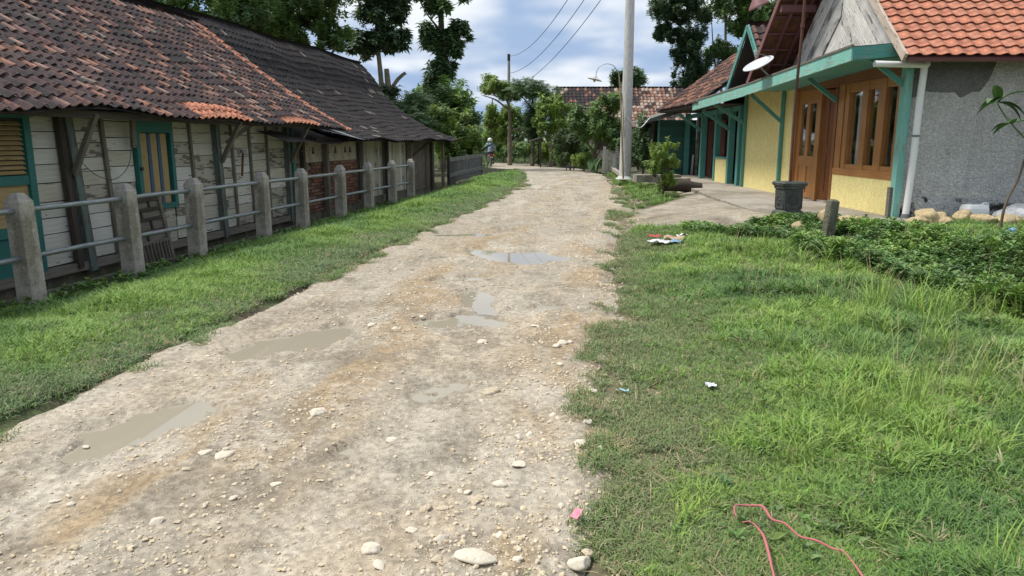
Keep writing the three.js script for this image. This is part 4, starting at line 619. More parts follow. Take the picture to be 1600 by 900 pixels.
// ------------------------------------------------------------ far tiled house closing the view
{
  const Z = -46, H = thing('far_house', 'distant grey house with a speckled brown tile roof beyond the utility pole', 'house', [6.8, 0, Z]), q = (x, y, z) => V(x - 6.8, y, z - Z), r = rng(45);
  part('wall', boxAt(7.6, 2.6, 0.2, 0.35, 1.3, -1.2), M.plasterOld, H); part('end_wall', boxAt(0.2, 2.6, 5, -3.4, 1.3, -3.7), M.plasterOld, H); part('end_wall', boxAt(0.2, 2.6, 5, 4.1, 1.3, -3.7), M.plasterOld, H); part('back_wall', boxAt(7.6, 2.6, 0.2, 0.35, 1.3, -6.2), M.plasterOld, H);
  for (const x of [3.35, 4.3]) part('wall_post', beamGeo(q(x, 0, Z - 0.95), q(x, 2.6, Z - 0.95), 0.12, 0.12), M.oldWood, H);
  part('window', boxAt(0.9, 0.9, 0.08, -1.2, 1.5, -1.08), M.darkWood, H); part('door', boxAt(0.9, 2, 0.08, 1.2, 1.0, -1.08), M.darkWood, H);
  const eY = 2.45, rY = 4.95, eZ = Z - 0.2, rZ = Z - 3.4, x0 = 2.85, x1 = 11.2;
  const roof = part('roof', loft([[q(x0, eY - 0.05, eZ), q(x1, eY - 0.05, eZ), q(x1, rY - 0.05, rZ), q(x0, rY - 0.05, rZ)], [q(x0, eY - 0.12, eZ), q(x1, eY - 0.12, eZ), q(x1, rY - 0.12, rZ), q(x0, rY - 0.12, rZ)]]), M.deck, H);
  part('far_slope', loft([[q(x0, rY - 0.05, rZ), q(x1, rY - 0.05, rZ), q(x1, eY, rZ - 3.4), q(x0, eY, rZ - 3.4)], [q(x0, rY - 0.12, rZ), q(x1, rY - 0.12, rZ), q(x1, eY - 0.06, rZ - 3.4), q(x0, eY - 0.06, rZ - 3.4)]]), M.deck, H);
  const gs = [['pale', 'pink'], ['rust', 'pink'], ['brown', 'orange'], ['dark', 'plum'], ['black', 'dark'], ['brown', 'pale']].map(([a, b], i) => tileGeo(0.27, 0.34, 0.045, TC[a], TC[b], 300 + i)), dn = V(0, eY - rY, eZ - rZ).normalize(), nn = V(0, dn.z, -dn.y), RT = 13, NC = Math.floor((x1 - x0) / 0.25);
  tileRoof(roof, 'roof_tile', { cols: NC, rows: RT, seed: 46, jitter: 0.05, mat: M.tile, at: (i, j) => q(x0 + 0.13 + i * 0.25, lerp(eY, rY, (j + 0.46) / RT) + 0.02, lerp(eZ, rZ, (j + 0.46) / RT)), down: dn, normal: nn, single: () => false, pick: (i, j, rr) => { const d = fbm(i * 0.22, j * 0.07 + 3, 3, 141), k = rr(); return d > 0.5 ? gs[k < 0.5 ? 3 : k < 0.8 ? 4 : 2] : gs[k < 0.4 ? 0 : k < 0.65 ? 1 : k < 0.8 ? 5 : k < 0.9 ? 2 : 3]; } });
  for (let k = 0; k < 25; k++) part('ridge_tile', ridgeGeo(0.36, 0.12, TC.dark, k), M.tile, roof, q(x0 + 0.2 + k * 0.335, rY, rZ));
  part('lean_to', loft([[q(1.1, 1.55, Z + 0.3), q(3.2, 2.25, Z + 0.3), q(3.2, 2.25, Z - 3), q(1.1, 1.55, Z - 3)], [q(1.1, 1.63, Z + 0.3), q(3.2, 2.33, Z + 0.3), q(3.2, 2.33, Z - 3), q(1.1, 1.63, Z - 3)]]), M.oldWood, H); part('lean_to_post', beamGeo(q(1.75, 0, Z + 0.2), q(1.75, 1.75, Z + 0.2), 0.1, 0.1), M.darkWood, H); part('lean_to_post', beamGeo(q(1.75, 0, Z - 2.9), q(1.75, 1.75, Z - 2.9), 0.1, 0.1), M.darkWood, H);
}

// ------------------------------------------------------------ poles, wires, lamps
{
  const P = thing('utility_pole', 'pale round concrete utility pole standing beside the road', 'pole', [4.16, 0.28, -27.4]);
  part('shaft', new THREE.CylinderGeometry(0.135, 0.215, 9.2, 20).translate(0, 4.6, 0), M.poleConc, P); part('footing', new THREE.CylinderGeometry(0.24, 0.34, 0.1, 14).translate(0, 0.02, 0), M.poleConc, P);
  part('notice', new THREE.CylinderGeometry(0.208, 0.212, 0.5, 8, 1, true, -0.9, 0.55).translate(0, 1.75, 0), M.white, P); part('notice', new THREE.CylinderGeometry(0.203, 0.207, 0.34, 8, 1, true, -0.85, 0.5).translate(0, 2.22, 0), M.white, P);
  part('crossarm', boxAt(1.6, 0.1, 0.1, 0, 8.9, 0), M.galv, P); for (const x of [-0.7, 0, 0.7]) part('insulator', new THREE.CylinderGeometry(0.04, 0.05, 0.14, 8).translate(x, 9.02, 0.0), M.white, P);
  const Q = thing('utility_pole', 'thin distant utility pole rising behind the roadside trees', 'pole', [-0.25, 0, -60]);
  part('shaft', new THREE.CylinderGeometry(0.10, 0.17, 8.2, 12).translate(0, 4.1, 0), M.concrete, Q); part('cap', new THREE.CylinderGeometry(0.12, 0.12, 0.5, 10).translate(0, 8.0, 0), M.black, Q);
  const w = (y0, x1, lab) => { const a = V(-0.2, y0, -60), b = V(4.16 + x1, 9.0, -27.4), pts = []; for (let i = 0; i <= 12; i++) { const u = i / 12, p = a.clone().lerp(b, u); p.y -= 1.1 * 4 * u * (1 - u); pts.push(p); } single('overhead_wire', tube(pts, 0.016, 40, 5), M.cable, lab, 'wire'); };
  w(8.1, -0.7, 'highest overhead wire running to the distant pole'); w(6.8, 0, 'middle overhead wire sagging to the distant pole'); w(5.6, 0.7, 'lowest overhead wire running down behind the trees');
}
{
  const P = thing('bamboo_lamp', 'bamboo pole with a wire arm and a small hanging lamp shade beside the utility pole', 'lamp', [4.02, 0.28, -27.0]);
  part('bamboo', taperTube([V(0.02, 0, 0), V(-0.06, 1.3, 0.02), V(-0.14, 2.6, 0), V(-0.24, 3.7, 0)], [0.035, 0.033, 0.028, 0.022], 8), M.bamboo, P); part('bamboo', taperTube([V(0.0, 1.5, 0.05), V(-0.08, 2.6, 0.05), V(-0.16, 3.4, 0.04)], [0.022, 0.02, 0.015], 7), M.bamboo, P);
  part('arm', tube([V(-0.24, 3.65, 0), V(-0.45, 3.95, 0), V(-0.75, 4.0, 0), V(-0.98, 3.85, 0), V(-1.06, 3.62, 0)], 0.012, 20, 6), M.galv, P);
  const s = part('lamp_shade', new THREE.LatheGeometry([[0.02, 0.1], [0.05, 0.09], [0.08, 0.04], [0.26, -0.04], [0.265, -0.055], [0.24, -0.045], [0.06, 0.02]].map(([x, y]) => new THREE.Vector2(x, y)), 16), M.white, P, [-1.08, 3.52, 0], [0, 0, -0.25]); part('bulb', new THREE.SphereGeometry(0.05, 10, 8).scale(1, 1.4, 1), M.white, s, [0, -0.07, 0]);
  single('service_cable', tube([V(4.05, 2.55, -27.1), V(4.4, 2.2, -27.3), V(4.7, 2.1, -27.6), V(5.1, 2.45, -27.95)], 0.018, 16, 5), M.pvc, 'pale cable looping from the utility pole to the green annex', 'cable');
}
// ------------------------------------------------------------ planter with iron pole
{
  const py = groundH(5.02, -13.28), P = thing('planter', 'dark carved square stone planter at the patio edge holding a rusty pole', 'planter', [4.98, 0.34, -13.3], 0.12);
  const ring = (y, a, c = 0.02) => [[a - c, a], [a, a - c], [a, -a + c], [a - c, -a], [-a + c, -a], [-a, -a + c], [-a, a - c], [-a + c, a]].map(([x, z]) => V(x, y, z));
  part('base', loft([ring(-0.12, 0.215), ring(0.03, 0.215), ring(0.05, 0.20), ring(0.085, 0.165)]), M.stoneDark, P);
  const body = part('body', loft([ring(0.08, 0.165), ring(0.10, 0.172), ring(0.43, 0.182), ring(0.45, 0.172)]), M.stoneDark, P);
  part('rim', loft([ring(0.445, 0.172), ring(0.47, 0.205), ring(0.50, 0.20), ring(0.52, 0.225), ring(0.56, 0.235), ring(0.585, 0.215), ring(0.582, 0.17)]), M.stoneDark, P); part('soil', new THREE.CylinderGeometry(0.17, 0.17, 0.02, 12).translate(0, 0.56, 0), M.darkWood, P);
  for (const [rx, rz, ry] of [[0, 0.176, 0], [-0.176, 0, -Math.PI / 2], [0.176, 0, Math.PI / 2]]) {
    const g = [new THREE.TorusGeometry(0.068, 0.012, 6, 24), new THREE.SphereGeometry(0.032, 10, 8).scale(1, 1, 0.5)]; for (let k = 0; k < 14; k++) { const a = k / 14 * Math.PI * 2; g.push(new THREE.SphereGeometry(0.02, 6, 5).scale(0.55, 1.3, 0.6).rotateZ(a - Math.PI / 2).translate(Math.cos(a) * 0.098, Math.sin(a) * 0.098, 0)); }
    for (const [sx, sy] of [[1, 1], [1, -1], [-1, 1], [-1, -1]]) g.push(new THREE.SphereGeometry(0.022, 6, 5).scale(1, 1, 0.5).translate(sx * 0.125, sy * 0.13, 0)); for (const s of [-1, 1]) { g.push(new THREE.BoxGeometry(0.012, 0.3, 0.014).translate(s * 0.15, 0, 0)); g.push(new THREE.BoxGeometry(0.3, 0.012, 0.014).translate(0, s * 0.15, 0)); }
    part('rosette', rawMerge(g), M.stoneDark, body, [rx * 1.0, 0.265, rz], [0, ry, 0]);
  }
  const L = thing('iron_pole', 'slender rusty iron pole standing in the stone planter with a brown shaded lamp', 'pole', [4.98, 0.90, -13.3]);
  part('shaft', taperTube([V(0, -0.1, 0), V(-0.01, 1.4, 0), V(0.02, 2.8, 0), V(0.02, 4.1, 0)], [0.026, 0.025, 0.024, 0.022], 10), M.rust, L); part('clamp', new THREE.CylinderGeometry(0.035, 0.035, 0.07, 10).translate(0.02, 2.68, 0), M.rust, L);
  part('arm', tube([V(0.02, 3.9, 0), V(-0.3, 3.92, 0), V(-0.62, 3.75, 0), V(-0.75, 3.4, 0)], 0.014, 16, 6), M.rust, L);
  const s = part('lamp_shade', new THREE.LatheGeometry([[0.02, 0.13], [0.06, 0.12], [0.09, 0.07], [0.17, -0.02], [0.185, -0.055], [0.175, -0.055], [0.08, 0.055]].map(([x, y]) => new THREE.Vector2(x, y)), 18), M.purpleWood, L, [-0.77, 3.04, 0], [0, 0, 0.42]); part('bulb', new THREE.SphereGeometry(0.045, 10, 8).scale(1, 1.7, 1), M.white, s, [0, -0.03, 0]);
}
{
  const D = thing('satellite_dish', 'white satellite dish tilted up on the teal canopy', 'dish', [5.42, 2.90, -16.4]);
  const ax = V(-0.46, 0.86, 0.20).normalize(), B = new THREE.Group(); B.name = 'reflector_mount'; D.add(B); B.position.set(-0.12, 0.30, 0); B.quaternion.setFromUnitVectors(V(0, 1, 0), ax); B.scale.setScalar(0.78);
  const pts = []; for (let k = 0; k <= 10; k++) { const r = 0.42 * k / 10; pts.push(new THREE.Vector2(r + 0.001, 0.55 * r * r)); } for (let k = 10; k >= 0; k--) { const r = 0.43 * k / 10; pts.push(new THREE.Vector2(r + 0.001, 0.55 * r * r - 0.022)); }
  part('reflector', new THREE.LatheGeometry(pts, 28), M.dish, B); part('feed_arm', beamGeo(V(0.40, 0.05, 0), V(0.05, 0.38, 0), 0.02, 0.02), M.galv, B); part('feed', new THREE.CylinderGeometry(0.03, 0.035, 0.1, 10).translate(0.03, 0.40, 0), M.dish, B);
  part('mast', tube([V(0.25, -0.04, 0), V(0.1, 0.1, 0), V(-0.08, 0.27, 0)], 0.02, 8, 8), M.galv, D);
}
// ------------------------------------------------------------ small things by the grey wall
{
  const gy = 0.34;
  const T = thing('plastic_tub', 'upturned white plastic container on the rocks by the grey wall', 'container', [7.62, 0.40, -12.15], 0.1);
  const rr = (y, w, d, c) => { const o = []; for (let k = 0; k < 16; k++) { const a = k / 16 * Math.PI * 2, cx = Math.sign(Math.cos(a)) * Math.abs(Math.cos(a)) ** c, cz = Math.sign(Math.sin(a)) * Math.abs(Math.sin(a)) ** c; o.push(V(cx * w, y, -cz * d)); } return o; };
  part('tub', loft([rr(0, 0.215, 0.13, 0.4), rr(0.15, 0.205, 0.125, 0.4), rr(0.20, 0.19, 0.11, 0.45), rr(0.215, 0.15, 0.08, 0.5)]), M.pvc, T); part('handle', tube([V(0.07, 0.2, 0.06), V(0.10, 0.235, 0.06), V(0.16, 0.235, 0.06), V(0.2, 0.19, 0.06)], 0.014, 10, 6), M.pvc, T); part('spout', tube([V(-0.2, 0.05, 0), V(-0.25, 0.07, 0)], 0.03, 3, 8), M.black, T);
  const g = new THREE.SphereGeometry(0.5, 26, 16), p = g.attributes.position; for (let i = 0; i < p.count; i++) { const x = p.getX(i), y = p.getY(i), z = p.getZ(i), n = fbm(x * 9 + 3, z * 9 + y * 7, 4, 151) - 0.5; p.setXYZ(i, x * 1.15, Math.max(-0.02, (y + 0.1) * 0.42 * (0.7 + 0.6 * (x + 0.5)) + n * 0.14), z * 0.55 + n * 0.08); } g.computeVertexNormals();
  single('white_sack', planarUV(g), M.white, 'crumpled white sack lying against the grey wall', 'sack', [8.35, 0.40, -11.95], 0.1);
  const bt = new THREE.SphereGeometry(0.06, 12, 10), bp = bt.attributes.position; for (let i = 0; i < bp.count; i++) bp.setXYZ(i, bp.getX(i) * (1 + 0.4 * vn(i * 0.7, 3, 152)), bp.getY(i) * 1.1 + 0.03, bp.getZ(i)); bt.computeVertexNormals();
  single('blue_wrapper', bt, mat({ color: lin(0.18, 0.38, 0.72), roughness: 0.5 }), 'crumpled blue plastic wrapper in the grass below the sapling', 'wrapper', [6.62, 0.42, -9.7]);
}
function rockGeo(seed, flat = 0.62, det = 2) {                      // broken stone: a ball cut by random planes, then roughened
  const r = rng(900 + seed), cuts = []; for (let k = 0; k < 13; k++) { const v = V(r() - 0.5, r() - 0.4, r() - 0.5).normalize(); cuts.push([v, 0.55 + 0.35 * r()]); }
  let g = mergeVertices(new THREE.IcosahedronGeometry(1, det).deleteAttribute('normal').deleteAttribute('uv')); const p = g.attributes.position, o = seed * 3.7, v = V(0, 0, 0);
  for (let i = 0; i < p.count; i++) { v.fromBufferAttribute(p, i); let k = 1; for (const [n, d] of cuts) { const c = v.dot(n); if (c > 0) k = Math.min(k, d / c); } k *= 0.86 + 0.26 * fbm(v.x * 3.4 + o, v.z * 3.4 - v.y * 2.9, 4, 170 + seed); p.setXYZ(i, v.x * k * (1.15 + 0.25 * Math.sin(seed * 1.3)), v.y * k * flat, v.z * k); }
  if (det < 2) g = g.toNonIndexed(); g.computeVertexNormals(); return planarUV(g);
}
const rocks = [1, 2, 3, 4, 5, 6].map((s) => rockGeo(s, 0.62 + 0.1 * (s % 3), 4)), pebbles = [7, 8, 9].map((s) => rockGeo(s, 0.7, 1));
M.rock2 = mat({ map: concTex(S(196, 184, 162), S(166, 150, 122), S(136, 112, 78), 55), roughness: 0.95 });
{
  const rd = rng(61), spots = [[-0.14, -2.63, 0.078], [-0.57, -2.72, 0.055], [0.27, -2.67, 0.055], [0.31, -2.74, 0.04], [0.04, -3.86, 0.037], [0.03, -3.52, 0.047], [-0.06, -3.3, 0.038], [-0.16, -3.13, 0.043], [-1.19, -4.24, 0.062], [0.42, -5.8, 0.065], [0.36, -5.71, 0.041], [-0.13, -4.63, 0.068], [-0.24, -5.88, 0.048], [0.35, -5.2, 0.038], [-1.03, -6.29, 0.05], [-0.39, -3.05, 0.042], [-1.54, -2.93, 0.035], [-1.62, -3.63, 0.042], [-1.51, -3.60, 0.045], [-1.63, -3.44, 0.027], [-0.4, -3.42, 0.03], [-0.21, -3.2, 0.031], [-0.29, -2.80, 0.034], [-0.30, -2.63, 0.038], [-0.52, -2.60, 0.034], [-0.05, -2.82, 0.028], [-0.43, -2.88, 0.034], [0.55, -3.49, 0.04], [0.48, -3.73, 0.035], [0.71, -3.86, 0.029], [0.37, -3.77, 0.045], [0.46, -3.56, 0.027], [0.10, -3.90, 0.033], [0.23, -4.59, 0.025], [0.48, -5.84, 0.032], [-2.57, -8.03, 0.08], [-1.26, -6.41, 0.042], [-0.85, -6.77, 0.036], [0.25, -4.2, 0.031], [-1.77, -2.71, 0.028], [-2.08, -3.19, 0.022], [-1.15, -3.32, 0.026], [-1.29, -3.16, 0.025]];
  for (let k = 0; k < 56; k++) { const s = 2.4 + Math.pow(rd(), 1.6) * 9, edge = rd() < 0.6, t = edge ? 0.55 - rd() * 0.75 : rd() * 3.2, w = W3(s, t); spots.push([w.x, w.z, 0.016 + rd() * rd() * 0.028]); }
  const special = { 0: 'largest pale limestone rock at the bottom edge of the road', 1: 'rounded white rock near the bottom edge, left of the largest', 8: 'lone flat white rock in the ochre strip of the road', 35: 'grey white rock at the left edge of the road by the grass', 11: 'flat white stone in mid road just before the middle puddle' };
  spots.forEach(([x, z, r0], i) => { const r = r0 * 0.84; const sd = polySD(roadPoly, x, z), y = sd < 0.05 ? roadH(x, z, sd) : groundH(x, z), o = single('limestone_rock', rocks[i % 6], i % 4 === 3 ? M.rock2 : M.rock, special[i] ?? (stOf(x, z)[1] < 0.9 ? 'pale limestone cobble among the stones strewn along the right road edge' : 'pale limestone cobble lying loose in the middle or left of the road'), 'rock', [x, Math.max(y, -0.01) + r * 0.10, z], rd() * 6.3, special[i] ? undefined : stOf(x, z)[1] < 0.9 ? 'cobbles along the right road edge' : 'cobbles loose in the road'); o.scale.set(r * (0.9 + 0.35 * rd()), r * (0.65 + 0.4 * rd()), r * (0.75 + 0.35 * rd())); o.rotation.x = (rd() - 0.5) * 0.5; });
  // gravel
  pebbles.forEach((g, gi) => {
    const N = 8500, im = new THREE.InstancedMesh(g, M.rock, N), m = new THREE.Matrix4(), c = new THREE.Color(), e = new THREE.Euler(), qn = new THREE.Quaternion(); let n = 0, guard = 0;
    while (n < N && guard++ < N * 4) {
      const s = 1.9 + Math.pow(rd(), 1.9) * 30, near = rd(), t = near < 0.45 ? 0.75 - rd() * 1.3 : near < 0.6 ? 2.1 + (rd() - 0.5) * 1.0 : rd() * 3.7, w = W3(s, t), k = fbm(w.x * 1.6, w.z * 1.6, 3, 181); if (rd() > sst(0.34, 0.62, k) + 0.12) continue;
      const sd = polySD(roadPoly, w.x, w.z); if (sd > 0.5) continue; const y = sd < 0 ? roadH(w.x, w.z, sd) : Math.max(roadH(w.x, w.z, sd), groundH(w.x, w.z)); let wet = false; for (const b of basins) if (Math.abs(b.pts[0][1] - w.z) < 2.5 && basinAt(b, w.x, w.z) > -0.05) wet = true; if (wet) continue;
      const r = (0.003 + 0.011 * Math.pow(rd(), 3.2)) * (1 + s * 0.035); e.set(rd() * 0.6, rd() * 6.3, rd() * 0.6); m.compose(V(w.x, y + r * 0.25, w.z), qn.setFromEuler(e), V(r, r * 0.8, r * (0.8 + 0.5 * rd()))); im.setMatrixAt(n, m); const v = 0.78 + rd() * 0.32, o = rd() * 0.14; im.setColorAt(n, c.setRGB(v, v * (0.98 - o * 0.6), v * (0.94 - o * 1.4))); n++;
    }
    im.count = n; im.name = numbered('gravel'); im.userData.kind = 'stuff'; im.userData.label = 'small limestone gravel strewn over the dirt road'; im.userData.category = 'gravel'; sh(im); scene.add(im);
  });
  // rocks below the grey wall and by the patio
  const rk = [[6.35, -11.45, 0.13], [6.62, -11.75, 0.22], [6.88, -11.85, 0.19], [6.80, -11.5, 0.12], [7.25, -11.85, 0.16], [7.45, -11.6, 0.18], [7.75, -11.55, 0.15], [7.95, -11.7, 0.14], [8.2, -11.6, 0.17], [8.45, -11.75, 0.15], [5.15, -12.05, 0.17], [5.38, -11.7, 0.16], [4.82, -12.35, 0.12], [4.6, -12.6, 0.1]];
  const nm = ['pale rock at the slab corner', 'big ochre rock beside the downpipe foot', 'bulky ochre rock leaning on the plastic container', 'small rock in front of the big ochre one', 'rough rock just right of the container', 'round rock left of the sapling stem', 'yellowish rock behind the sapling stem', 'rough rock in front of the white sack', 'ochre rock under the white sack', 'rightmost ochre rock by the grey wall', 'mossy rock right behind the concrete stump', 'pale mossy rock right of the concrete stump', 'small rock left of the concrete stump', 'leftmost small rock near the planter'];
  rk.forEach(([x, z, r], i) => { const o = single('boulder', rocks[i % 6], M.rockYellow, nm[i], 'rock', [x, groundH(x, z) + r * 0.42, z], i * 1.7); o.scale.set(r * 1.1, r * 1.25, r); });
}
{
  const S1 = single('concrete_stump', chamferPost(0.17, 0.13, 0.68, 0.012, 0.03, 0.96), M.mossConc, 'broken concrete marker stump leaning in the ditch plants', 'marker', [4.86, groundH(4.86, -11.3) + 0.0, -11.3], 0.3); S1.rotation.z = -0.1;
  single('concrete_block', boxAt(1.5, 0.24, 0.6, 0, 0.12, 0), M.slab, 'long low concrete slab before the green annex', 'slab', [4.85, 0.28, -24.9], 0.06);
  single('concrete_block', boxAt(0.9, 0.16, 0.5, 0, 0.08, 0), M.slab, 'smaller concrete slab in front of the long low one', 'slab', [5.3, 0.28, -24.2], 0.06);
  const lg = taperTube([V(-0.55, 0.11, 0), V(-0.2, 0.13, 0.02), V(0.2, 0.12, -0.02), V(0.55, 0.1, 0)], [0.12, 0.15, 0.15, 0.11], 10, 0.5, 3); single('fallen_log', lg, M.darkWood, 'dark weathered log lying by the patio behind the shrub', 'log', [4.72, 0.27, -20.6], 0.05);
  { const F = thing('board_fence', 'patch of whitish upright boards behind the utility pole', 'fence', [4.35, 0.15, -35.5]); for (let k = 0; k < 8; k++) part('board', boxAt(0.14, 1.25 - (k * 5 % 4) * 0.13, 0.03, 0, 0.58 - (k * 5 % 4) * 0.06, 0), M.plank[k % 3 ? 3 : 1], F, [k * 0.165, 0, 0], [0, 0, ((k * 7) % 5 - 2) * 0.02]); for (const y of [0.45, 0.92]) part('rail', boxAt(1.35, 0.05, 0.03, 0.58, y, -0.03), M.oldWood, F); }
  single('garden_kerb', beamGeo(V(4.2, 0.32, -28.3), V(5.3, 0.28, -41), 0.16, 0.14), M.slab, 'low concrete kerb edging the garden beyond the pole', 'kerb');
}
// ------------------------------------------------------------ litter, twine
function scrap(w, l, seed, amp = 0.03) { const g = new THREE.PlaneGeometry(w, l, 9, 9).rotateX(-Math.PI / 2), p = g.attributes.position; for (let i = 0; i < p.count; i++) { const x = p.getX(i), z = p.getZ(i); p.setXYZ(i, x * (0.85 + 0.3 * vn(z * 18, seed, 191)), amp * (fbm(x * 12 + seed, z * 12, 3, 192)) + 0.01, z * (0.85 + 0.3 * vn(x * 18, seed, 193))); } g.computeVertexNormals(); return planarUV(g); }
{
  const L = [['red_wrapper', [0.45, 0.06, 0.06], 2.34, -12.0, 0.2, 0.12, 'small red plastic wrapper at the verge by the yard'], ['cardboard_scrap', [0.42, 0.28, 0.18], 2.52, -11.35, 0.34, 0.3, 'brown torn cardboard in the litter heap'], ['plastic_bag', [0.6, 0.6, 0.62], 2.28, -11.15, 0.36, 0.26, 'pale crushed plastic bag in the litter heap'], ['blue_scrap', [0.16, 0.3, 0.42], 2.50, -11.05, 0.22, 0.16, 'blue grey plastic scrap at the edge of the litter heap'], ['white_cup', [0.8, 0.8, 0.78], 2.68, -11.55, 0.14, 0.14, 'white crushed cup right of the litter heap'], ['plastic_sheet', [0.5, 0.52, 0.58], 3.16, -12.25, 0.3, 0.22, 'grey plastic sheet in the tall verge grass'], ['foil_wrapper', [0.6, 0.6, 0.66], 1.30, -4.59, 0.1, 0.06, 'silvery foil wrapper lying in the near grass'], ['cyan_scrap', [0.3, 0.55, 0.7], 0.74, -4.65, 0.06, 0.04, 'tiny light blue scrap on the road edge'], ['pink_scrap', [0.7, 0.2, 0.26], 0.28, -2.95, 0.05, 0.04, 'tiny pink scrap among the near pebbles']];
  L.forEach(([n, c, x, z, w, l, lab], i) => single(n, scrap(w, l, i * 3.3, 0.09), mat({ color: lin(...c), roughness: 0.5 }), lab, 'litter', [x, groundH(x, z) + (i < 6 ? 0.035 : 0.008), z], i * 1.3));
  const Y = (x, z, k = 0.055) => V(x, groundH(x, z) + k, z);
  const rib = (pts) => taperTube(pts, pts.map((_, i) => 0.0028 + 0.0026 * vn(i * 1.9, 2, 9)), 6, 0.9, 5);
  single('pink_twine', rawMerge([rib([[0.95, -2.87], [0.965, -2.94], [1.03, -2.97], [1.08, -2.93], [1.09, -2.84], [1.12, -2.77], [1.15, -2.69], [1.19, -2.63], [1.24, -2.59], [1.26, -2.55], [1.27, -2.4]].map(([x, z], i) => Y(x, z, 0.085 + 0.014 * (i % 2)))), rib([[0.96, -2.82], [0.99, -2.805], [1.01, -2.75], [1.0, -2.66], [0.95, -2.4]].map(([x, z], i) => Y(x, z, 0.085 + 0.01 * (i % 2))))]), mat({ color: lin(0.44, 0.13, 0.14), roughness: 0.75 }), 'loop of pink plastic twine lying in the near grass', 'twine');
}
// ------------------------------------------------------------ motorcyclist
function bodyMesh(bones, box0, box1, res, colorAt, k = 0.035) {    // smooth union of tapered capsules, meshed
  const mc = new MarchingCubes(res, new THREE.MeshStandardMaterial(), false, false, 60000); mc.isolation = 0; const c = box0.clone().add(box1).multiplyScalar(0.5), h = box1.clone().sub(box0).multiplyScalar(0.5), p = V(0, 0, 0);
  const sdc = (p, a, b, ra, rb) => { const ab = b.clone().sub(a), t = clamp(p.clone().sub(a).dot(ab) / ab.lengthSq()); return p.distanceTo(a.clone().addScaledVector(ab, t)) - lerp(ra, rb, t); };
  for (let z = 0; z < res; z++) for (let y = 0; y < res; y++) for (let x = 0; x < res; x++) { p.set((x - res / 2) / (res / 2) * h.x + c.x, (y - res / 2) / (res / 2) * h.y + c.y, (z - res / 2) / (res / 2) * h.z + c.z); let d = 9; for (const [a, b, ra, rb] of bones) { const e = sdc(p, a, b, ra, rb), hh = clamp(0.5 + 0.5 * (d - e) / k); d = lerp(d, e, hh) - k * hh * (1 - hh); } mc.field[x + y * res + z * res * res] = -d; }
  mc.update(); const n = mc.count, pos = new Float32Array(n * 3), nor = new Float32Array(n * 3), col = new Float32Array(n * 3);
  for (let i = 0; i < n; i++) { const q = V(mc.positionArray[i * 3] * h.x + c.x, mc.positionArray[i * 3 + 1] * h.y + c.y, mc.positionArray[i * 3 + 2] * h.z + c.z); pos.set([q.x, q.y, q.z], i * 3); nor.set([mc.normalArray[i * 3], mc.normalArray[i * 3 + 1], mc.normalArray[i * 3 + 2]], i * 3); col.set(colorAt(q), i * 3); }
  const g = new THREE.BufferGeometry(); g.setAttribute('position', new THREE.BufferAttribute(pos, 3)); g.setAttribute('color', new THREE.BufferAttribute(col, 3)); g.computeVertexNormals(); return g;
}
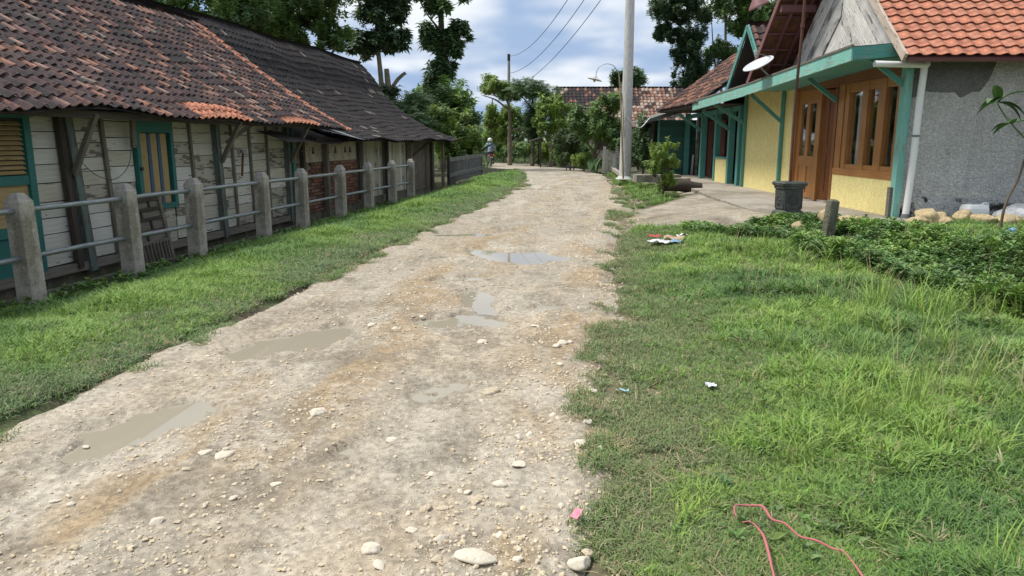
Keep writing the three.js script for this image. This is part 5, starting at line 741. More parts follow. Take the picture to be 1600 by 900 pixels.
{
  const o = [-1.4, 0.02, -47.6], turn = 0.18, B = thing('motorbike', 'small dark motorbike with red tail light riding towards the bend', 'motorbike', o, turn);
  for (const [z, nm] of [[0.3, 'rear_wheel'], [-0.95, 'front_wheel']]) { const w = part(nm, new THREE.TorusGeometry(0.235, 0.05, 8, 22).rotateY(Math.PI / 2), M.black, B, [0, 0.285, z]); part('rim', new THREE.TorusGeometry(0.185, 0.016, 6, 20).rotateY(Math.PI / 2), M.galv, w); part('hub', new THREE.CylinderGeometry(0.05, 0.05, 0.12, 10).rotateZ(Math.PI / 2), M.galv, w); for (let k = 0; k < 5; k++) part('spoke', boxAt(0.02, 0.36, 0.03, 0, 0, 0), M.black, w, [0, 0, 0], [k * Math.PI / 5, 0, 0]); }
  const ring = (z, y, w, h) => { const r = []; for (let k = 0; k < 12; k++) { const a = k / 12 * Math.PI * 2; r.push(V(Math.cos(a) * w, y + Math.sin(a) * h, z)); } return r; };
  part('body', loft([ring(0.62, 0.72, 0.05, 0.04), ring(0.45, 0.68, 0.12, 0.1), ring(0.1, 0.58, 0.14, 0.14), ring(-0.3, 0.45, 0.12, 0.14), ring(-0.55, 0.55, 0.1, 0.2), ring(-0.72, 0.75, 0.13, 0.2), ring(-0.80, 0.85, 0.06, 0.08)]), M.blackGloss, B);
  part('seat', loft([ring(0.55, 0.79, 0.11, 0.04), ring(0.2, 0.77, 0.14, 0.045), ring(-0.2, 0.72, 0.11, 0.04)]), M.black, B); part('tail_light', boxAt(0.16, 0.07, 0.05, 0, 0.72, 0.62), mat({ color: lin(0.55, 0.03, 0.02), roughness: 0.3 }), B); for (const s of [-1, 1]) part('indicator', new THREE.SphereGeometry(0.035, 8, 6).translate(s * 0.15, 0.70, 0.58), mat({ color: lin(0.7, 0.3, 0.06), roughness: 0.3 }), B);
  part('plate', boxAt(0.2, 0.1, 0.01, 0, 0.56, 0.62), M.white, B); part('mudguard', loft([ring(0.66, 0.5, 0.06, 0.02), ring(0.55, 0.62, 0.07, 0.02), ring(0.35, 0.64, 0.07, 0.02)]), M.black, B); part('exhaust', tube([V(0.14, 0.32, -0.2), V(0.16, 0.34, 0.1), V(0.17, 0.42, 0.5)], 0.045, 8, 8), M.galv, B);
  part('handlebar', tube([V(-0.33, 0.98, -0.48), V(-0.15, 1.0, -0.6), V(0.15, 1.0, -0.6), V(0.33, 0.98, -0.48)], 0.015, 12, 6), M.black, B); for (const s of [-1, 1]) { part('mirror', new THREE.SphereGeometry(0.06, 10, 8).scale(1, 0.65, 0.3).translate(s * 0.3, 1.2, -0.58), M.black, B); part('mirror_stem', tube([V(s * 0.26, 1.0, -0.54), V(s * 0.3, 1.18, -0.58)], 0.008, 3, 5), M.black, B); part('fork', tube([V(s * 0.08, 0.28, -0.95), V(s * 0.08, 0.75, -0.78)], 0.022, 3, 7), M.galv, B); }
  const P = thing('person', 'rider in a blue grey shirt and pale helmet sitting on the motorbike', 'person', o, turn);
  const b = []; const seg = (a, c, ra, rb) => b.push([V(...a), V(...c), ra, rb]);
  seg([0, 0.88, 0.14], [0, 1.12, 0.12], 0.15, 0.145); seg([0, 1.12, 0.12], [0, 1.36, 0.05], 0.15, 0.12); seg([-0.15, 1.37, 0.05], [0.15, 1.37, 0.05], 0.085, 0.085); seg([0, 1.4, 0.04], [0, 1.52, 0.0], 0.055, 0.055); seg([0, 1.55, 0], [0, 1.64, -0.01], 0.085, 0.095);
  for (const s of [-1, 1]) { seg([s * 0.2, 1.36, 0.05], [s * 0.31, 1.12, -0.08], 0.062, 0.05); seg([s * 0.31, 1.12, -0.08], [s * 0.31, 1.0, -0.42], 0.046, 0.034); seg([s * 0.31, 1.0, -0.42], [s * 0.31, 1.01, -0.52], 0.036, 0.03); for (let f = 0; f < 4; f++) seg([s * (0.285 + f * 0.018), 1.015, -0.5], [s * (0.285 + f * 0.018), 0.975, -0.555], 0.011, 0.009); seg([s * 0.27, 1.0, -0.46], [s * 0.265, 0.965, -0.5], 0.012, 0.01); seg([s * 0.1, 0.88, 0.12], [s * 0.22, 0.82, -0.3], 0.10, 0.072); seg([s * 0.22, 0.82, -0.3], [s * 0.2, 0.42, -0.14], 0.066, 0.046); seg([s * 0.2, 0.38, -0.14], [s * 0.2, 0.34, -0.32], 0.045, 0.035); }
  const g = bodyMesh(b, V(-0.46, 0.25, -0.68), V(0.46, 1.85, 0.42), 72, (q) => q.y > 1.47 || (q.z < -0.2 && q.y > 0.95 && Math.abs(q.x) > 0.24) ? [0.3, 0.18, 0.12] : q.y > 0.93 && q.z > -0.3 ? [0.26, 0.34, 0.46] : q.y < 0.4 ? [0.05, 0.045, 0.04] : [0.035, 0.04, 0.055], 0.03);
  part('body', g, mat({ vertexColors: true, roughness: 0.85 }), P); part('helmet', new THREE.SphereGeometry(0.145, 18, 14, 0, Math.PI * 2, 0, 2.0).scale(1, 1.05, 1.12).translate(0, 1.63, 0.0), mat({ color: lin(0.72, 0.70, 0.62), roughness: 0.35 }), P); part('bag_strap', tube([V(-0.14, 1.46, 0.1), V(-0.02, 1.3, 0.22), V(0.12, 1.08, 0.27), V(0.16, 0.95, 0.22)], 0.016, 12, 6), M.black, P);
}

// ------------------------------------------------------------ leaves and trees
function leafTris(list, base, dir, up, len, wid, fold = 0.25, droop = 0.2) {   // folded, drooping leaf of 4 triangles
  const side = dir.clone().cross(up).normalize(), n = side.clone().cross(dir).normalize(), mid = base.clone().addScaledVector(dir, len * 0.45).addScaledVector(n, -wid * fold * 0.5), tip = base.clone().addScaledVector(dir, len * 0.96).addScaledVector(n, -len * droop);
  const l = base.clone().addScaledVector(dir, len * 0.42).addScaledVector(side, wid / 2).addScaledVector(n, wid * fold), r = base.clone().addScaledVector(dir, len * 0.42).addScaledVector(side, -wid / 2).addScaledVector(n, wid * fold);
  list.push(base, mid, l, mid, tip, l, base, r, mid, mid, r, tip);
}
function fromTris(list) { const p = new Float32Array(list.length * 3); list.forEach((v, i) => p.set([v.x, v.y, v.z], i * 3)); const g = new THREE.BufferGeometry(); g.setAttribute('position', new THREE.BufferAttribute(p, 3)); g.computeVertexNormals(); return g; }
function sprig(seed, n, len, wid, spread, droop = 0.25) { const r = rng(seed), t = []; for (let k = 0; k < n; k++) { const a = k * 2.4 + r(), u = k / n, b = V(0, u * spread, 0), d = V(Math.cos(a), 0.35 + 0.5 * u + (r() - 0.5) * 0.5, Math.sin(a)).normalize(); leafTris(t, b, d, V(0, 1, 0), len * (0.7 + 0.5 * r()), wid * (0.8 + 0.4 * r()), 0.2, droop); } return fromTris(t); }
function pinnate(seed, n, len, wid, spread) { const r = rng(seed), t = []; for (let f = 0; f < 4; f++) { const fa = f * 1.57 + r() * 0.6, fd = V(Math.cos(fa), 0.35 - 0.3 * r(), Math.sin(fa)).normalize(); for (let k = 0; k < n; k++) { const u = (k + 1) / n, b = fd.clone().multiplyScalar(u * spread); b.y -= 0.25 * u * u * spread; for (const s of [-1, 1]) { const d = fd.clone().applyAxisAngle(V(0, 1, 0), s * 1.1); d.y -= 0.25; leafTris(t, b, d.normalize(), V(0, 1, 0), len * (1 - 0.4 * u), wid, 0.1, 0.1); } } } return fromTris(t); }
const SP = { broad: sprig(401, 11, 0.20, 0.10, 0.30), big: sprig(402, 9, 0.32, 0.17, 0.34, 0.4), small: sprig(403, 14, 0.11, 0.055, 0.26), pin: pinnate(404, 5, 0.11, 0.042, 0.34), herb: sprig(405, 9, 0.9, 0.5, 0.7, 0.2), herb2: sprig(406, 7, 1.0, 0.62, 0.8, 0.35) };
const rT = rng(500), gauss = () => { let s = 0; for (let i = 0; i < 4; i++) s += rT(); return (s - 2) / 1.15; };
function crownMesh(parent, lobes, geo, size, c0, c1, bark) {
  const ms = [], cs = [], tw = [], m = new THREE.Matrix4(), q = new THREE.Quaternion(), e = new THREE.Euler();
  for (const [cx, cy, cz, rx, ry, rz, n0, cl0 = 14] of lobes) {
    const n = Math.round(n0 * 1.25), clumps = Math.round(cl0 * 2.1), cl = [];
    for (let k = 0; k < clumps; k++) {
      const th = rT() * 6.283, u = rT() * 1.75 - 0.75, far = rT() < 0.22, rr = far ? 1.0 + 0.35 * rT() : 0.3 + 0.7 * Math.pow(rT(), 0.7), w = Math.sqrt(Math.max(0, 1 - u * u)), c = [cx + Math.cos(th) * w * rx * rr, cy + u * ry * rr, cz + Math.sin(th) * w * rz * rr, far ? 0.10 + 0.10 * rT() : 0.16 + 0.30 * rT(), rT(), far ? 0.5 : 0.6 + 0.8 * rT()]; cl.push(c);
      if (k % 2 === 0) { const a = V(cx * 0.9, cy - ry * 0.55, cz * 0.9), b = V(c[0], c[1], c[2]), mid = a.clone().lerp(b, 0.5); mid.y += 0.12 * ry; tw.push(new THREE.TubeGeometry(new THREE.QuadraticBezierCurve3(a, mid, b), 4, 0.006 + 0.012 * size, 3)); }
    }
    const tot = cl.reduce((a, c) => a + c[5], 0);
    for (const c of cl) { const cnt = Math.round(n * c[5] / tot), g = c[3]; for (let k = 0; k < cnt; k++) { const s = size * (0.55 + 0.85 * rT()); e.set(gauss() * 0.6 + 0.1, rT() * 6.28, gauss() * 0.6); m.compose(V(c[0] + gauss() * rx * g, c[1] + gauss() * ry * g * 0.7, c[2] + gauss() * rz * g), q.setFromEuler(e), V(s, s, s)); ms.push(m.clone()); const f = clamp(c[4] * 0.65 + rT() * 0.4), v = 0.75 + 0.5 * rT(); cs.push([lerp(c0[0], c1[0], f) * v, lerp(c0[1], c1[1], f) * v, lerp(c0[2], c1[2], f) * v]); } }
  }
  const im = new THREE.InstancedMesh(geo, M.leaf, ms.length), col = new THREE.Color(); ms.forEach((x, i) => { im.setMatrixAt(i, x); im.setColorAt(i, col.setRGB(...cs[i])); }); im.name = 'crown'; im.userData.kind = 'stuff'; sh(im); parent.add(im);
  if (tw.length && bark) stuffPart('twigs', mergeGeometries(tw), bark, parent); return im;
}
// pos at the foot; trunk and limbs as [x, y, z, radius] runs; lobes relative to the foot
function tree(name, label, pos, runs, lobes, geo, size, c0, c1, bark, group, cat = 'tree') {
  const T = thing(name, label, cat, pos, 0, group);
  runs.forEach((run, i) => part(i ? 'limb' : 'trunk', taperTube(run.map((p) => V(p[0], p[1], p[2])), run.map((p) => p[3]), 8, 0.35, i + 3), bark, T));
  crownMesh(T, lobes, geo, size, c0, c1, bark); return T;
}
const GD = [0.06, 0.128, 0.038], GM = [0.095, 0.19, 0.042], GB = [0.19, 0.32, 0.052], GY = [0.31, 0.42, 0.065], GP = [0.20, 0.29, 0.11];
tree('broadleaf_tree', 'big leafy tree rising behind the plank house ridge', [-12.4, 0, -33], [[[0, 0, 0, 0.28], [0.2, 3, 0, 0.22], [0.1, 6, 0.2, 0.15], [0.3, 9, 0, 0.06]], [[0.15, 5, 0, 0.1], [-1.2, 7, 0.3, 0.06], [-1.8, 8.4, 0, 0.02]], [[0.1, 5.4, 0, 0.1], [1.3, 6.8, 0.3, 0.05], [2, 7.6, 0, 0.02]]], [[0, 7.6, 0, 2.2, 2.3, 2, 900, 20], [-1.7, 6.2, 0.3, 1.4, 1.3, 1.4, 330, 10], [1.7, 6.4, 0.2, 1.2, 1.4, 1.4, 360, 10], [0.3, 10, 0, 1.8, 1.4, 1.6, 360, 10]].map((l) => { l[6] *= 1.7; return l; }), SP.broad, 1.02, GD, GB, M.bark, 'trees behind the left hand houses');
tree('broadleaf_tree', 'spreading dark green tree above the brick house roof', [-8.9, 0, -35], [[[0, 0, 0, 0.25], [0, 3.5, 0, 0.2], [0.2, 6, 0, 0.14], [0.1, 9.5, 0.1, 0.05]], [[0.1, 4.6, 0, 0.09], [1.2, 6.1, 0.2, 0.05], [2.0, 6.6, 0, 0.02]], [[0.1, 5.2, 0, 0.09], [-1, 7, 0, 0.05], [-1.4, 8.5, 0, 0.02]]], [[-0.5, 7.8, 0, 1.8, 2.0, 1.8, 780, 18], [-1.3, 6.0, 0.2, 1.1, 1.1, 1.1, 280, 8], [0.7, 6.1, 0.1, 0.8, 0.8, 0.8, 220, 7], [0.3, 9.4, 0, 1.2, 1.2, 1.2, 250, 8]].map((l) => { l[6] *= 1.7; return l; }), SP.broad, 1.02, GD, GB, M.bark, 'trees behind the left hand houses');
tree('slender_tree', 'dark leaved tree with a broken pale limb right of the dark roof', [-6.9, 0, -40], [[[0, 0, 0, 0.2], [0.1, 2.5, 0, 0.17], [0.05, 4.6, 0, 0.14], [-0.1, 6.6, 0, 0.1], [0, 9.5, 0, 0.04]], [[0.55, 0, 0.1, 0.22], [0.65, 2.6, 0.1, 0.2], [0.45, 4.0, 0.1, 0.17], [0.35, 5.3, 0.1, 0.13]], [[0.5, 4.1, 0.1, 0.11], [0.9, 4.75, 0.1, 0.10], [1.35, 5.1, 0.1, 0.085]]], [[0.2, 8.2, 0, 1.15, 1.6, 1.2, 500, 13], [-0.8, 6.2, 0, 0.8, 0.7, 0.8, 200, 6], [0.6, 6.6, 0.1, 0.9, 0.8, 0.8, 300, 8], [0.3, 3.6, 0.2, 0.5, 0.7, 0.5, 80, 5]], SP.big, 0.95, GD, [0.06, 0.12, 0.036], M.barkPale, 'trees behind the left hand houses');
tree('slender_tree', 'tall straight tree with climbing leaves, second right of the dark roof', [-3.95, 0, -42], [[[0, 0, 0, 0.27], [0.05, 3, 0, 0.23], [0.1, 6, 0, 0.19], [0.1, 9, 0, 0.13], [0, 11.5, 0, 0.05]], [[0.1, 6.9, 0, 0.09], [0.9, 7.4, 0, 0.05], [1.3, 7.9, 0, 0.02]], [[0.1, 7.4, 0, 0.08], [-0.7, 8.4, 0, 0.03]]], [[0.2, 9.3, 0, 1.3, 1.7, 1.3, 560, 13], [-0.6, 6.8, 0.1, 0.6, 0.8, 0.6, 180, 6], [0.5, 6.2, 0.1, 0.55, 0.9, 0.5, 160, 6], [0, 4.6, 0.1, 0.65, 1.1, 0.6, 220, 8], [1.0, 7.2, 0, 0.5, 0.6, 0.5, 100, 5]], SP.big, 0.95, GD, GM, M.bark, 'trees behind the left hand houses');
tree('roadside_shrub', 'bushy bright green shrub right behind the picket fence', [-2.9, 0, -36.5], [[[0, 0, 0, 0.08], [0.1, 1.2, 0, 0.06], [0, 2.6, 0, 0.02]]], [[0.0, 1.5, 0, 1.1, 1.2, 1.0, 600, 16], [0.7, 1.3, 0.1, 0.7, 0.8, 0.7, 280, 8], [-0.6, 2.4, 0, 0.8, 0.9, 0.8, 320, 9]], SP.broad, 0.95, GM, GY, M.bark, undefined, 'shrub');
tree('roadside_tree', 'dark leafy tree between the tall trunks behind the fence', [-3.6, 0, -39], [[[0, 0, 0, 0.13], [0, 2, 0, 0.1], [0.2, 4, 0, 0.03]]], [[0.2, 3.0, 0, 1.2, 1.2, 1.1, 700, 16], [1.0, 2.4, 0, 0.8, 1.1, 0.8, 350, 9], [-1.0, 3.1, 0, 0.9, 0.7, 0.8, 260, 8]], SP.broad, 1.1, GD, GB, M.bark);
tree('feathery_shrub', 'feathery shrub just beyond the dark roof corner', [-4.75, 0, -34.5], [[[0, 0, 0, 0.09], [0, 1.5, 0, 0.06], [0.1, 3.2, 0, 0.02]]], [[0, 2.5, 0, 0.9, 1.0, 0.9, 330, 10], [0.4, 3.3, 0, 0.5, 0.4, 0.5, 110, 5]], SP.pin, 1.2, GD, GM, M.bark, undefined, 'shrub');
tree('roadside_tree', 'flat topped tree with pale bare trunk beside the distant pole', [-0.15, 0, -49], [[[0, 0, 0, 0.17], [0, 2, 0, 0.14], [-0.05, 3.8, 0, 0.1], [-0.4, 4.6, 0, 0.04]], [[0, 3.5, 0, 0.07], [-0.9, 4.2, 0, 0.05], [-1.8, 4.5, 0, 0.02]], [[0, 2.2, 0, 0.06], [0.9, 2.6, 0, 0.04], [1.4, 3.2, 0, 0.02]], [[0, 1.0, 0, 0.06], [0.8, 1.9, 0, 0.04], [1.5, 2.4, 0, 0.02]]], [[-0.9, 4.6, 0, 1.0, 0.42, 0.9, 420, 10], [0.1, 4.3, 0, 0.8, 0.4, 0.8, 330, 8], [-1.2, 5.1, 0, 0.4, 0.35, 0.4, 90, 5]], SP.small, 1.5, GM, GY, M.barkPale, 'trees at the road bend');
tree('roadside_tree', 'umbrella crowned tree with ivy dark trunk at the bend', [1.3, 0, -48], [[[0, 0, 0, 0.14], [0.05, 1.6, 0, 0.12], [0, 3.4, 0, 0.09], [0, 4.7, 0, 0.04]], [[0, 3.6, 0, 0.05], [0.8, 4.5, 0, 0.02]], [[0, 3.6, 0, 0.05], [-0.8, 4.5, 0, 0.02]], [[-0.9, 2.2, 0, 0.06], [-0.4, 2.4, 0, 0.05], [0, 3.0, 0, 0.04]]], [[0, 4.7, 0, 1.25, 0.55, 1.1, 520, 14], [0, 2.6, 0, 0.3, 1.2, 0.3, 260, 10]], SP.pin, 1.25, GD, GM, M.bark, 'trees at the road bend');
tree('roadside_tree', 'bright yellow green young tree nearest the far house', [2.35, 0, -46], [[[0, 0, 0, 0.1], [0.05, 1.6, 0, 0.08], [0, 3.2, 0, 0.03]], [[0, 1.5, 0, 0.04], [0.5, 2.4, 0, 0.015]]], [[-0.1, 3.2, 0, 1.0, 0.8, 0.9, 520, 12], [0.3, 2.1, 0, 0.6, 0.7, 0.6, 180, 6], [-0.5, 2.2, 0.1, 0.5, 0.6, 0.5, 150, 6]], SP.broad, 0.9, GB, GY, M.barkPale, 'trees at the road bend');
tree('roadside_tree', 'thin column of yellow green foliage left of the pale trunk', [-1.35, 0, -52], [[[0, 0, 0, 0.1], [0.1, 2, 0, 0.08], [0, 4.4, 0, 0.03]]], [[0, 2.6, 0, 0.75, 1.2, 0.7, 480, 14], [0.7, 2.0, 0, 0.7, 1.0, 0.6, 320, 9], [1.1, 3.0, 0, 0.5, 0.7, 0.5, 160, 6]], SP.broad, 0.9, GB, GY, M.bark, 'trees at the road bend');
for (const [x, z, w, h, lab, a, b] of [[-0.6, -57, 1.5, 1.5, 'low leafy hedge bush left of the pale trunk', GM, GB], [1.0, -58, 1.6, 1.3, 'low hedge bush between the bend trees', GM, GB], [2.6, -52, 1.3, 1.2, 'hedge bush under the yellow green tree', GM, GY], [3.6, -44.6, 1.1, 1.6, 'straggly bush against the far house wall', GM, GB], [-2.8, -62, 2.2, 2.6, 'tall thicket far down behind the motorbike', GM, GB], [-6, -66, 3.2, 3.6, 'large thicket beyond the bend at far left', GM, GB]])
  tree('hedge_bush', lab, [x, 0, z], [[[0, 0, 0, 0.06], [0, h * 0.8, 0, 0.02]]], [[0, h * 0.5, 0, w, h * 0.55, w * 0.7, 420, 18]], SP.broad, 0.95, a, b, M.bark, undefined, 'bush');
for (let k = 0; k < 11; k++) { const x = -34 + k * 8 + (k % 3) * 2.2, z = -95 - (k * 37 % 5) * 9, h = 5 + (k * 53 % 4); tree('distant_tree', 'distant round tree far beyond the road bend', [x, 0, z], [[[0, 0, 0, 0.25], [0, h * 0.6, 0, 0.1]]], [[0, h * 0.6, 0, 4.2, h * 0.45, 3, 420, 22]], SP.big, 2.2, GM, GB, M.bark, 'trees far beyond the bend'); }
// right side
tree('garden_bush', 'large leafy bush hiding the far house wall left of the pole', [4.3, 0.1, -38.5], [[[0, 0, 0, 0.09], [0, 1.5, 0, 0.06], [0.2, 3, 0, 0.02]], [[0, 0.6, 0, 0.05], [-0.7, 2, 0, 0.02]], [[0, 0.6, 0, 0.05], [0.8, 2.2, 0, 0.02]]], [[0.3, 2.0, 0, 1.0, 1.0, 0.9, 620, 16], [-0.9, 2.1, 0, 0.8, 0.9, 0.7, 360, 9], [0.7, 3.1, 0, 0.7, 0.6, 0.6, 230, 7], [0.9, 1.4, 0.2, 0.6, 0.7, 0.6, 260, 7]], SP.small, 1.4, GM, GB, M.bark, undefined, 'bush');
tree('garden_bush', 'reddish brown stemmed bush at the left foot of the far house', [3.2, 0, -41], [[[0, 0, 0, 0.05], [0, 1.2, 0, 0.02]], [[0.2, 0, 0, 0.03], [0.3, 1.5, 0, 0.015]], [[-0.2, 0, 0, 0.03], [-0.3, 1.4, 0, 0.015]]], [[0, 1.0, 0, 0.9, 0.8, 0.7, 420, 12]], SP.small, 1.2, GM, [0.1, 0.14, 0.035], M.bark, undefined, 'bush');
tree('round_bush', 'small round clipped bush at the far roadside', [3.75, 0.05, -39.2], [[[0, 0, 0, 0.03], [0, 0.4, 0, 0.02]]], [[0, 0.5, 0, 0.5, 0.45, 0.5, 420, 18]], SP.small, 0.7, GB, GY, M.bark, undefined, 'bush');
tree('garden_tree', 'small dark crown showing above the far roof behind the pole', [8.1, 0, -52], [[[0, 0, 0, 0.14], [0, 3, 0, 0.1], [0, 5.5, 0, 0.03]]], [[-0.2, 5.4, 0, 1.1, 0.9, 1, 420, 12]], SP.broad, 1.1, GD, GM, M.bark);
tree('climbing_vine', 'dark vine covering the left side of the green annex', [5.15, 0.25, -29.4], [[[0, 0, 0, 0.04], [0.1, 1, 0.1, 0.03], [0.1, 2.1, 0.1, 0.01]]], [[0, 1.3, 0, 0.34, 0.9, 0.6, 420, 14], [-0.2, 0.5, 0, 0.35, 0.5, 0.5, 170, 7]], SP.broad, 0.62, GD, GM, M.bark, undefined, 'vine');
tree('broadleaf_tree', 'tall dark dense tree rising behind the far roof', [11.9, 0, -53], [[[0, 0, 0, 0.3], [0.2, 4, 0, 0.22], [0.4, 8, 0, 0.12], [0, 11, 0, 0.04]]], [[-0.5, 10.2, 0, 1.8, 1.6, 1.7, 850, 18], [0.4, 7.6, 0, 1.2, 1.9, 1.3, 600, 16], [0.6, 5.4, 0, 1.2, 1.4, 1.2, 420, 12], [-1.3, 8.6, 0.2, 0.8, 0.7, 0.7, 220, 6]].map((l) => { l[6] *= 1.4; return l; }), SP.broad, 1.0, GD, [0.05, 0.11, 0.032], M.bark, 'trees behind the right hand houses');
tree('airy_tree', 'airy lighter tree with several thin stems above the teal gable', [15.4, 0, -54], [[[0, 0, 0, 0.2], [0, 4, 0, 0.16], [-0.4, 8, 0, 0.1], [-0.6, 12, 0, 0.03]], [[0, 3, 0, 0.12], [0.6, 7, 0, 0.09], [1.0, 11, 0, 0.03]], [[0, 3.5, 0, 0.1], [-1.1, 7, 0, 0.07], [-1.5, 10, 0, 0.02]]], [[-0.4, 10.6, 0, 1.8, 1.6, 1.6, 560, 16], [1.2, 9.6, 0, 1.3, 1.6, 1.3, 420, 12], [-0.6, 7.4, 0, 1.2, 1.2, 1.1, 330, 10], [0.7, 6.2, 0, 1.3, 1.1, 1.2, 380, 10]], SP.broad, 1.2, GD, GB, M.barkPale, 'trees behind the right hand houses');
tree('airy_tree', 'light green treetop between the teal gable and the boarded gable', [19.3, 0, -56], [[[0, 0, 0, 0.2], [0, 5, 0, 0.15], [0.2, 11, 0, 0.04]]], [[0, 10.5, 0, 2.2, 1.8, 1.8, 800, 16], [0.5, 8.4, 0, 1.6, 1.3, 1.4, 360, 10]], SP.broad, 1.3, GM, GP, M.bark, 'trees behind the right hand houses');
tree('garden_shrub', 'young light green shrub growing at the edge of the yard', [4.0, 0.24, -19.6], [[[0, 0, 0, 0.025], [0.02, 0.5, 0, 0.02], [-0.02, 1.0, 0, 0.01]], [[0, 0.3, 0, 0.014], [0.18, 0.8, 0, 0.006]], [[0, 0.35, 0, 0.014], [-0.2, 0.8, 0, 0.006]]], [[-0.05, 0.95, 0, 0.3, 0.35, 0.28, 120, 10], [0.2, 0.75, 0, 0.22, 0.22, 0.2, 70, 6], [-0.25, 0.55, 0, 0.2, 0.18, 0.2, 60, 5], [0.12, 0.25, 0, 0.2, 0.25, 0.2, 80, 6]], SP.small, 0.62, GB, GY, M.bark, undefined, 'shrub');
// elephant ear plants, banana leaf, cassava sapling: single large leaves
function bigLeaf(len, wid, arch, n = 7, notch = 0) { const g = new THREE.PlaneGeometry(1, 1, 6, n), p = g.attributes.position; for (let i = 0; i < p.count; i++) { const u = p.getX(i) * 2, v = p.getY(i) + 0.5, w = wid / 2 * Math.pow(Math.sin(Math.PI * Math.pow(clamp(v * 0.97 + 0.03), 0.72)), 0.8); p.setXYZ(i, u * w, Math.abs(u) * w * 0.35 + arch * (v - v * v * 1.6) * len, -v * len + 0); } g.computeVertexNormals(); return g; }
{
  M.leafGreen = new THREE.MeshPhysicalMaterial({ color: lin(0.07, 0.16, 0.03), transmission: 0.25, thickness: 0, roughness: 0.5, side: THREE.DoubleSide }); M.leafDark = new THREE.MeshPhysicalMaterial({ color: lin(0.028, 0.075, 0.022), transmission: 0.2, thickness: 0, roughness: 0.5, side: THREE.DoubleSide }); M.stem = mat({ color: lin(0.14, 0.17, 0.06) }); M.stemBrown = mat({ color: lin(0.20, 0.15, 0.10), map: speck });
  const ears = (x, z, lab, n, sd) => { const r = rng(sd), T = thing('elephant_ear', lab, 'plant', [x, groundH(x, z), z], 0, undefined), g = bigLeaf(0.7, 0.5, 0.25); for (let k = 0; k < n; k++) { const a = k * 2.4 + r(), h = 0.4 + r() * 0.4, d = V(Math.cos(a), 0, Math.sin(a)), top = d.clone().multiplyScalar(0.25).setY(h); part('stalk', tube([V(0, 0, 0), d.clone().multiplyScalar(0.08).setY(h * 0.6), top], 0.014, 8, 5), M.stem, T); const l = part('leaf', g, M.leafGreen, T, top, [0, 0, 0]); l.rotation.order = 'YXZ'; l.rotation.y = -a - Math.PI / 2; l.rotation.x = -0.7 - r() * 0.4; } };
  ears(4.35, -38.2, 'elephant ear plant left of the whitish boards', 7, 1); ears(4.75, -37.4, 'smaller elephant ear plant beside the whitish boards', 6, 2);
  { const T = thing('banana_plant', 'broad dark banana leaf leaning out by the end of the picket fence', 'plant', [-1.75, 0, -36.4]); part('stem', taperTube([V(0, 0, 0), V(0.05, 0.5, 0), V(0.05, 0.8, 0)], [0.09, 0.07, 0.04], 8), M.stem, T); const g = bigLeaf(1.5, 0.5, 0.2, 10); for (const [y, x, rz] of [[0.9, -0.35, 0.3], [2.4, -0.5, 0], [4.2, -0.7, -0.2], [-0.6, -0.6, 0.2]]) { const l = part('leaf', g, M.leafDark, T, [0.05, 0.75, 0]); l.rotation.order = 'YXZ'; l.rotation.set(-x, y, rz); } }
  { const P = thing('palm_plant', 'young palm with arching fronds beside the yellow green tree', 'palm', [2.75, 0, -48.5]), pr = rng(31), fg = bigLeaf(2.0, 0.26, 0.45, 10); part('trunk', taperTube([V(0, 0, 0), V(0.05, 0.9, 0), V(0, 1.7, 0)], [0.13, 0.11, 0.08], 8, 0.4), M.barkPale, P); for (let k = 0; k < 13; k++) { const l = part('frond', fg, M.leafGreen, P, [0, 1.7, 0]); l.rotation.order = 'YXZ'; l.rotation.set(0.15 + pr() * 0.8, k * 2.4, 0); } }
  const bx = 6.85, bz = -10.3, by = groundH(bx, bz), T = thing('cassava_sapling', 'thin bare stemmed sapling with drooping leaf tufts before the grey wall', 'sapling', [bx, by, bz]); T.scale.setScalar(1.34);
  part('stem', taperTube([V(0, -0.05, 0), V(0.03, 0.35, 0), V(0.13, 0.62, 0), V(0.19, 0.98, 0)], [0.016, 0.014, 0.012, 0.01], 7), M.stemBrown, T); part('branch', taperTube([V(0.19, 0.97, 0), V(0.0, 1.14, 0), V(-0.13, 1.28, 0), V(-0.2, 1.36, 0.02)], [0.009, 0.008, 0.007, 0.006], 6), M.stem, T); part('branch', taperTube([V(0.19, 0.97, 0), V(0.3, 1.12, 0), V(0.42, 1.2, 0)], [0.009, 0.008, 0.006], 6), M.stem, T);
  const lg = bigLeaf(0.30, 0.095, 0.35), lg2 = bigLeaf(0.22, 0.07, 0.35), r = rng(7);
  for (const [p, n, up] of [[V(-0.2, 1.37, 0.02), 10, 1], [V(-0.02, 1.16, 0), 4, 0], [V(0.42, 1.2, 0), 7, 1], [V(0.25, 1.05, 0), 3, 0]]) for (let k = 0; k < n; k++) { const l = part('leaf', k % 3 ? lg : lg2, k % 4 === 0 ? M.leafDark : M.leafGreen, T, p); l.rotation.order = 'YXZ'; l.rotation.set((r() - 0.45) * 0.9 - (up && k < 3 ? -0.5 : 0.25), k * 2.1 + r() * 0.6, (r() - 0.5) * 0.4); }
}
